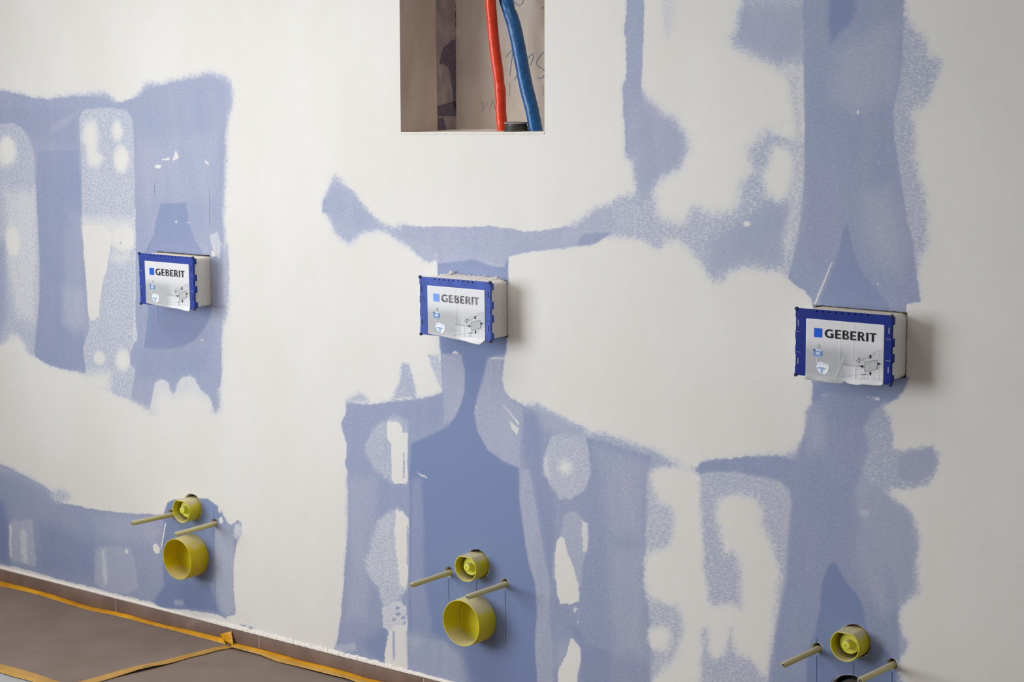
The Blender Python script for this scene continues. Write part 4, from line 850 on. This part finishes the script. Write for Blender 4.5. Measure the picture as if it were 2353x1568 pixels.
def access_box(X, p, kind, label):
    root = empty('access_box', (X, 0, BZ), label, 'box', 'blue framed boxes in the wall')
    hw, hh = .1062, .0672
    bm = bmesh.new(); rings = []
    if kind['ribbed']:
        y = .05
        prof = [(.05, 0)]
        n = 15
        for k in range(n):
            y0 = -.004-(p-.010)*k/n; d = (p-.010)/n
            prof += [(y0, 0), (y0-d*.62, 0), (y0-d*.70, -.0013), (y0-d*.93, -.0013)]
        prof.append((-p+.004, 0)); seg = 3; rad = .006
    else:
        prof = [(.05, 0), (0, 0), (-p*.5, 0), (-p+.012, -.0004), (-p+.004, -.001)]; seg = 6; rad = .014
    for y, d in prof:
        rings.append([(x, y, z) for x, z in rrect(hw+d, hh+d, rad, seg)])
    loft(bm, rings); bm_obj('body', bm, M['foam' if kind['ribbed'] else 'foam_smooth'], root, 30)
    # front frame plate
    fw_, fh_ = .1110, .0712; pm = M[kind['plate']]
    bm = bmesh.new()
    rr = lambda d, y: [(x, y, z) for x, z in rrect(fw_+d, fh_+d, .0025, 2)]
    loft(bm, [rr(-.002, -p+.006), rr(0, -p+.0055), rr(0, -p+.001), rr(-.0008, -p)]); 
    fr = bm_obj('frame_plate', bm, pm, root, 30)
    # side clips that lap round the edge
    for s in (-1, 1):
        for z0, z1 in ((.052, .068), (.006, .024), (-.026, -.008), (-.068, -.052)):
            bm = bmesh.new(); box(bm, s*(fw_-.001), s*(fw_+.0014), -p+.0008, -p+.012, z0, z1, .0006); bm_obj('clip', bm, pm, fr, 30)
    # corner pegs
    for sx in (-1, 1):
        for sz in (-1, 1):
            bm = bmesh.new(); cx, cz = sx*(fw_-.0012), sz*(fh_-.0008)
            loft(bm, [[(cx+rad_*math.cos(2*math.pi*k/12), yy, cz+rad_*math.sin(2*math.pi*k/12)) for k in range(12)] for rad_, yy in ((.0036, -p+.004), (.0040, -p-.001), (.0024, -p-.0022))])
            bm_obj('corner_peg', bm, M['peg'], fr, 40)
    # row of small notches along the top, slots down the sides
    for k in range(9):
        x = -.062+k*.0148
        bm = bmesh.new(); vs = [bm.verts.new((x+dx, -p-.0003, fh_+dz)) for dx, dz in ((-.0017, -.0046), (.0017, -.0046), (.0015, -.0026), (.0003, -.0004))]
        bm.faces.new(vs[::-1]); bmesh.ops.solidify(bm, geom=bm.faces[:], thickness=.0004); bm_obj('notch', bm, M['slot' if kind['plate'] != 'plate_dark' else 'peg'], fr)
    for s in (-1, 1):
        for zc in (.0405, -.0405):
            bm = bmesh.new(); box(bm, s*.1045-.0012, s*.1045+.0012, -p-.0004, -p+.001, zc-.0065, zc+.0065); bm_obj('slot', bm, M[kind['slot']], fr)
        for zc in (.0225, -.0215):
            bm = bmesh.new(); box(bm, s*.1040-.0055, s*.1040+.0055, -p-.0004, -p+.001, zc-.0005, zc+.0005); bm_obj('seam_line', bm, M['slot_pale' if kind['plate'] != 'plate_dusty' else 'peg'], fr)
    # paper label
    lx0, lx1, lz1 = -86., 94.5, 51.5
    bot = kind['bottom']; wr = kind['wrinkles']
    def zbot(x): return float(np.interp(x, [b[0] for b in bot], [b[1] for b in bot]))
    def surf(x, z):
        y = -p*1000-.5
        for wx, ww, wa, z_hi, z_lo, sl in wr:
            if z_lo-8 < z < z_hi+8:
                f = min(1, max(0, (z-z_lo+8)/8))*min(1, max(0, (z_hi+8-z)/8))
                y -= wa*f*math.exp(-((x-wx-sl*(z-z_lo))/ww)**2)
        over = max(0, -66-z)
        y -= .35*over*(1+.35*math.sin(x*.09+kind['seed']))
        if z > -66: y -= .8*math.exp(-((z+66)/4.0)**2)*(.5+.5*math.sin(x*.07+kind['seed']))
        return y
    bm = bmesh.new(); NU, NV_ = 72, 56; rows = []
    for i in range(NU+1):
        x = lx0+(lx1-lx0)*i/NU; zb = zbot(x); row = []
        for j in range(NV_+1):
            z = lz1+(zb-lz1)*j/NV_
            cr = 2.0; xx = x
            if j == 0 and i in (0, NU): z -= .8
            row.append(bm.verts.new((xx/1000, surf(x, z)/1000, z/1000)))
        rows.append(row)
    for i in range(NU):
        for j in range(NV_): bm.faces.new((rows[i][j], rows[i][j+1], rows[i+1][j+1], rows[i+1][j]))
    lab = bm_obj('label_sheet', bm, M['label'], root, 60)
    md = lab.modifiers.new('thick', 'SOLIDIFY'); md.thickness = .0002; md.offset = -1
    lab['label'] = kind['label_note']
    flat(lab, 'logo_square', [[(-66.8, 13.6), (-47.8, 13.6), (-47.8, 32.8), (-66.8, 32.8)]], M[kind['logo']], surf, .0005)
    sx = 118.5/LETW
    for L in LET:
        flat(lab, 'letter', [[(-42+px*sx, 14.3+pz*18.6) for px, pz in q] for q in L], M[kind['ink']], surf, .0005)
    # small picture: cistern part and toilet bowl
    def el(cx, cz, rx, rz, n=16): return [(cx+rx*math.cos(2*math.pi*k/n), cz+rz*math.sin(2*math.pi*k/n)) for k in range(n)]
    pp = lambda n, ps, m, o=.0005: flat(lab, n, ps, M[m], surf, o)
    pp('tank_picture', [[(-67, -26), (-59, -27), (-47, -25), (-47, -14), (-67, -12)]], 'pic_blue')
    pp('tank_picture', [[(-62, -11), (-49, -11.5), (-47, -15.5), (-63, -15)], [(-62.5, -17), (-52, -17), (-52, -23), (-62, -24)], [(-58, -27), (-49, -25), (-56, -31)]], 'pic_pale', .0007)
    pp('tank_picture', [[(-60, -9), (-52, -9.5), (-53, -1), (-58, -1.5)]], 'ink_pale')
    pp('tank_picture', [[(-68, -12), (-63.5, -12.5), (-64, -15.5), (-67.5, -15)]], 'peg', .0008)
    pp('pipe_picture', poly([(-60, -31), (-60, -37), (-58, -41)], 1.3), 'pic_white')
    pp('toilet_picture', [[(-58, -40), (-48, -38), (-32, -42), (-30.5, -48), (-33, -57), (-38, -62), (-47, -63), (-55, -58), (-60, -50)]], 'pic_white')
    pp('toilet_picture', [[(-58.5, -49.5), (-50, -48), (-44, -48.6), (-37, -50.5), (-38, -53), (-44, -52), (-44.5, -61), (-49, -62), (-51, -52), (-57.5, -52.5)]], 'pic_mid', .0007)
    pp('toilet_picture', [[(-56, -42), (-48, -40.5), (-33, -44), (-33, -45), (-48, -42.5), (-57, -44.5)]], 'pic_pale', .0007)
    # tiled wall drawing with the actuator plate
    grid = []
    for a, b in (((-8, -66), (94, -44)), ((20, -66), (94, -60)), ((38, -18), (94, -7)), ((32, -46), (94, -27))): grid.append(line(a, b, .45))
    for x, z0, z1 in ((2, -66, -50), (16, -64, -44), (30, -65, -42), (44, -65, -50), (58, -65, -50), (72, -65, -44), (84, -65, -20), (84, -20, -4)): grid.append(line((x, z0), (x+1, z1), .35))
    pp('tile_drawing', grid, 'ink_pale')
    pp('outline_curve', poly([(2, -36), (20, -39), (34, -39), (44, -37.5)], .8)+poly([(66, -14), (74, -7), (82, -3), (92, -2)], .45)+poly([(40, -24), (62, -18)], .7)+poly([(38, -27), (52, -24.5)], .6), 'ink_grey', .0006)
    pp('plate_drawing', [[(52, -49), (80.5, -41), (80, -22), (52, -29)]], 'panel_grey', .0007)
    pp('plate_outline', poly([(52, -29), (80, -22)], 1.2)+poly([(52, -49), (52, -29)], 1.2)+poly([(52, -49), (80.5, -41)], .6)+poly([(80.5, -41), (80.3, -34)], 1.2), 'ink_grey', .0009)
    pp('arrow_mark', arrow(64, -16.5, 90), 'ink', .0009); pp('arrow_mark', arrow(64.5, -51, -90), 'ink', .0009)
    pp('arrow_mark', arrow(45.5, -38.2, 180), 'ink', .0009); pp('arrow_mark', arrow(83, -29.5, 0, 7), 'ink', .0009)
    pp('size_mark', [[(38, -21), (40.3, -24), (36.5, -24.2)], [(37, -31.5), (40.3, -31.3), (38.3, -28.5)]]+poly([(38.3, -21), (38.3, -31.5)], .5), 'ink', .0009)
    pp('size_mark', [[(45.5, -55.6), (49, -54.3), (48.4, -57)], [(55.3, -53.6), (51.6, -53), (52.3, -56)]]+poly([(46, -55.8), (55, -53.8)], .6), 'ink', .0009)
    pp('size_symbol', band(arc(33.5, -27.5, 1.8, 0, 360, 12), arc(33.5, -27.5, 1.2, 0, 360, 12)), 'ink_grey', .0009); pp('size_symbol', band(arc(50.5, -61.5, 1.8, 0, 360, 12), arc(50.5, -61.5, 1.2, 0, 360, 12)), 'ink_grey', .0009)
    return root
W1 = [(8, 1.0, .5, 50, -60, 0)]
W2 = [(5, .9, .9, 50, -40, -.03), (-8, 1.2, .6, -34, -66, .12), (10, 1.0, .7, -34, -66, .1), (26, 1.2, .8, -20, -66, .05), (-18, 1.4, .5, -44, -60, .2), (36, 1, .4, 50, 34, 0), (60, 1, .4, 50, 34, 0)]
W3 = [(-6, 1.0, .7, 50, -30, .02), (24, 1.0, .5, 50, -20, .0), (-12, 1.3, .9, -30, -64, .42), (30, 1.2, .8, -40, -64, .02)]
access_box(TOILET[0], .0645, dict(ribbed=True, plate='plate', slot='slot', logo='logo_blue', ink='ink', seed=.5, wrinkles=W1, label_note='printed label drooping below the frame at its right end',
    bottom=[(-86, -67.5), (-20, -72), (40, -73.5), (85, -77), (94.5, -77)]), 'blue framed box with ribbed grey sides and crisp label, farthest left and smallest in view')
access_box(TOILET[1], .0690, dict(ribbed=True, plate='plate_dusty', slot='slot', logo='logo_faded', ink='ink_worn', seed=2.2, wrinkles=W2, label_note='wrinkled printed label with rubbed lettering and a cut corner',
    bottom=[(-86, -68), (-40, -71), (20, -75), (80, -80.5), (94.5, -68.5)]), 'dusty blue framed box under the niche with faded lettering and plaster crumbs on top')
access_box(TOILET[2], .0730, dict(ribbed=False, plate='plate_dark', slot='slot_pale', logo='logo_blue', ink='ink', seed=4.0, wrinkles=W3, label_note='creased printed label torn along its lower edge',
    bottom=[(-86, -77), (-60, -78), (0, -79), (7, -73), (14, -77), (40, -77.5), (48, -75), (75, -75), (90, -73.5), (94.5, -71)]), 'dark blue framed box with smooth grey sides and torn label, farthest right')
# crumbs of plaster on the middle box
bm = bmesh.new(); rnd = random.Random(3); rows = []
for k in range(140):
    t = k/139; x = -.104+.206*t; c = .005+.006*abs(mnoise.noise((x*60, 2, 0)))+.003*mnoise.noise((x*210, 5, 0)); e = min(1, 8*t, 8*(1-t))
    q = lambda s: .0022*mnoise.noise((x*150, s*3, 1))
    rows.append([(x, -.0005, BZ+.066), (x, -.0008, BZ+.0672+c*e*1.25+q(0)), (x, -.014+q(1), BZ+.0672+c*e+q(2)), (x, -.034+q(3), BZ+.0672+c*e*.55+q(4)), (x, -.056+q(5), BZ+.0668)])
loft(bm, rows, False, False, False)
for k in range(26):
    x, y, s = (-.058, -.010, .0058) if k == 0 else (rnd.uniform(-.1, .098), rnd.uniform(-.05, -.006), rnd.uniform(.0008, .0022))
    r = bmesh.ops.create_icosphere(bm, subdivisions=1, radius=s)
    for v in r['verts']:
        v.co *= 1+.5*mnoise.noise(v.co*400+Vector((k, 0, 0))); v.co.x *= 1-.5*max(0, v.co.z/s) if k == 0 else 1
        v.co += Vector((x, y, BZ+(.0785 if k == 0 else .0715+.003*(1+y/.05))))
cr = bm_obj('plaster_crumbs', bm, M['plaster'], None, 50); cr['kind'] = 'stuff'
tag(cr, 'white plaster crumbs lying on top of the dusty middle box', 'plaster crumbs')

# ------------------------------------------------------------------ caps, plugs and rods
PLACE = ('left', 'middle', 'right')
SETN = ('leftmost', 'middle', 'rightmost')
def dshape(cut):
    def f(r, a):
        x, z = r*math.cos(a), r*math.sin(a)
        return x, min(z, r-cut)
    return f
for i, X in enumerate(TOILET):
    zc = (.3525, .3556, .3556)[i]
    root = empty('flush_pipe_cap', (X, 0, zc), ('small yellow flat-topped pipe cap in the leftmost group of fittings', 'small yellow flat-topped pipe cap directly above the big yellow cup in the middle',
        'small yellow flat-topped pipe cap nearest the lower right corner, above the open hole')[i], 'pipe cap', 'small yellow flush pipe caps')
    bm = bmesh.new(); ro, ri = .0345, .0322
    lathe(bm, [(ro, .05), (ro, -.0425), (ro-.0006, -.0430), (ri+.0006, -.0430), (ri, -.0425), (ri, .030)], 64, (0, 0), rfun=dshape(.0052))
    bm_obj('sleeve', bm, M['cap'], root, 40)
    bm = bmesh.new(); lathe(bm, [(.0280, .012), (.0226, .008), (.0226, -.0235), (.0214, -.0252), (.0108, -.0256), (.0102, -.0370), (.0088, -.0398), (.0030, -.0404), (.0026, -.0388), (.0001, -.0388)], 48, (.0012, .0008))
    bm_obj('plug', bm, M['plug'], root, 35)
for i, X in enumerate(TOILET[:2]):
    zc = (.2165, .2195)[i]
    root = empty('protective_cup', (X, 0, zc), ('big open yellow cup over the drain in the leftmost group of fittings', 'big open yellow cup over the drain in the middle group of fittings')[i], 'pipe cap', 'big yellow drain cups')
    bm = bmesh.new()
    lathe(bm, [(.0600, .010), (.0602, -.010), (.0590, -.0625), (.0584, -.0632), (.0572, -.0632), (.0566, -.0625), (.0572, -.010), (.0560, -.0075), (.0550, -.0070)], 72)
    bm_obj('cup_wall', bm, M['cap_deep' if i == 0 else 'cap'] if i else M['cap_deep'], root, 40)
    bm = bmesh.new()
    lathe(bm, [(.0552, -.0070), (.0535, -.0052), (.0520, -.0050), (.0505, -.0066), (.0490, -.0066), (.0470, -.0030), (.0005, -.0030)], 72)
    bm_obj('cup_floor', bm, M['cap_clean'], root, 40)
# third drain is still an open hole with the pipe end set back in it
root = empty('drain_pipe', (TOILET[2], .03, .218), 'dark open drain pipe set back in the hole at the bottom right edge', 'pipe')
bm = bmesh.new(); lathe(bm, [(.0520, .055), (.0520, .008), (.0510, .0065), (.0455, .0065), (.0445, .008), (.0445, .055)], 56, (0, -.002)); bm_obj('pipe_end', bm, M['rubber'], root, 40)
for v in root.children: v.location.y = -.03
RODL = [['upper left threaded rod of the leftmost fittings, pointing left', 'lower right threaded rod of the leftmost fittings, above the big yellow cup'],
        ['threaded rod left of the small yellow cap in the middle fittings', 'threaded rod whose tip covers the rim of the middle yellow cup'],
        ['threaded rod left of the small yellow cap in the rightmost fittings', 'threaded rod at the bottom edge nearest the lower right corner']]
for i, X in enumerate(TOILET):
    for k, s in enumerate((-1, 1)):
        tz = ((.3241, .3186), (.3203, .3217), (.3232, .3255))[i][k]
        root = empty('mounting_rod', (X+s*.09, 0, .3195), RODL[i][k], 'rod', 'sleeved mounting rods')
        ty = -.1438; dz = tz-.3195
        def axis_pt(y): return (0, y, dz*y/ty)
        bm = bmesh.new()
        prof = [(.0074, .045), (.0074, -.010), (.0070, -.03), (.0066, -.08), (.0068, -.1426), (.0064, -.1438), (.0050, -.1438), (.0048, -.1415)]
        rings = [[(r*math.cos(2*math.pi*q/28), y, dz*y/ty+r*math.sin(2*math.pi*q/28)) for q in range(28)] for r, y in prof]
        loft(bm, rings, True, True, False); bm_obj('sleeve', bm, M['sleeve'], root, 40)
        bm = bmesh.new()
        prof = [(.0049, -.138), (.0047, -.1448), (.0040, -.1456), (.0021, -.1456), (.0019, -.1440)]
        rings = [[(r*math.cos(2*math.pi*q/20), y, dz*y/ty+r*math.sin(2*math.pi*q/20)) for q in range(20)] for r, y in prof]
        loft(bm, rings, True, True, False); bm_obj('bolt_end', bm, M['steel'], root, 35)
        bm = bmesh.new(); rings = [[(r*math.cos(2*math.pi*q/16), y, dz*y/ty+r*math.sin(2*math.pi*q/16)) for q in range(16)] for r, y in ((.0019, -.1445), (.0018, -.1442))]
        loft(bm, rings); bm_obj('bore', bm, M['hole'], root)

# ------------------------------------------------------------------ pipes in the niche
def spline(P, n):
    P = [Vector(p) for p in P]; Q = [P[0]*2-P[1]]+P+[P[-1]*2-P[-2]]; out = []
    for i in range(1, len(Q)-2):
        for k in range(n):
            t = k/n; a, b, c, d = Q[i-1], Q[i], Q[i+1], Q[i+2]
            out.append(.5*((2*b)+(c-a)*t+(2*a-5*b+4*c-d)*t*t+(3*b-a-3*c+d)*t**3))
    return out+[P[-1]]
def wobble(seed, amp, kink):
    def f(i, k, n):
        a = 2*math.pi*k/n
        return amp*mnoise.noise((math.cos(a)*1.2+seed, math.sin(a)*1.2, i*.30))+amp*.6*mnoise.noise((math.cos(a)*2.4+seed, math.sin(a)*2.4, i*.8))-sum(d*math.exp(-((i-c)/1.6)**2)*(.5+.5*math.cos(a-ph)) for c, d, ph in kink)
    return f
HO = {'red': [[-0.0007, 0.126, 1.4249], [-0.0045, 0.124, 1.476], [-0.0048, 0.122, 1.5343], [-0.0178, 0.118, 1.6399], [-0.0221, 0.11, 1.7446], [-0.0261, 0.105, 1.8383], [-0.023, 0.105, 1.9517], [-0.0205, 0.105, 2.0214]], 'rr': (0.0135, 0.0128), 'blue': [[0.1125, 0.113, 1.426], [0.0991, 0.114, 1.4823], [0.0767, 0.118, 1.5448], [0.0394, 0.13, 1.6652], [0.0029, 0.14, 1.7445], [-0.0295, 0.148, 1.8294], [-0.0513, 0.155, 1.9352], [-0.052, 0.156, 2.0309]], 'br': (0.0165, 0.0175), 'collar': [0.0634, 0.0988, 1.4268]}
rp = spline(HO['red'], 16); bm = bmesh.new(); n = len(rp); tube(bm, rp, [HO['rr'][0]+(HO['rr'][1]-HO['rr'][0])*k/(n-1) for k in range(n)], 22, wobble(1, .045, [(n*.30, .18, 2.6), (n*.20, .10, .3)]))
tag(bm_obj('water_pipe', bm, M['red'], None, 70), 'red wrapped water pipe standing in the niche', 'pipe')
bp = spline(HO['blue'], 16); bm = bmesh.new(); n = len(bp); tube(bm, bp, [HO['br'][0]+(HO['br'][1]-HO['br'][0])*k/(n-1) for k in range(n)], 22, wobble(6, .04, [(n*.52, .13, 3.0), (n*.66, .12, 3.1)]))
tag(bm_obj('water_pipe', bm, M['blue'], None, 70), 'dark blue wrapped water pipe leaning right in the niche', 'pipe')
cx, cy, cz = HO['collar']; root = empty('drain_collar', (cx, cy, cz), 'grey black ribbed drain collar between the red and blue pipes', 'pipe collar')
def vlathe(prof, n=40):
    bm = bmesh.new(); rings = [[(r*math.cos(2*math.pi*k/n), r*math.sin(2*math.pi*k/n), z) for k in range(n)] for r, z in prof]; loft(bm, rings, True, False, False); return bm
bm_obj('body', vlathe([(.0300, 0), (.0300, .006), (.0275, .007), (.0275, .010), (.0290, .011), (.0290, .0135), (.0262, .0145), (.0258, .0200)]), M['rubber'], root, 30)
bm_obj('rim', vlathe([(.0258, .0196), (.0300, .0200), (.0304, .0215), (.0298, .0232), (.0240, .0236), (.0232, .0220), (.0232, .002)]), M['collar_rim'], root, 30)
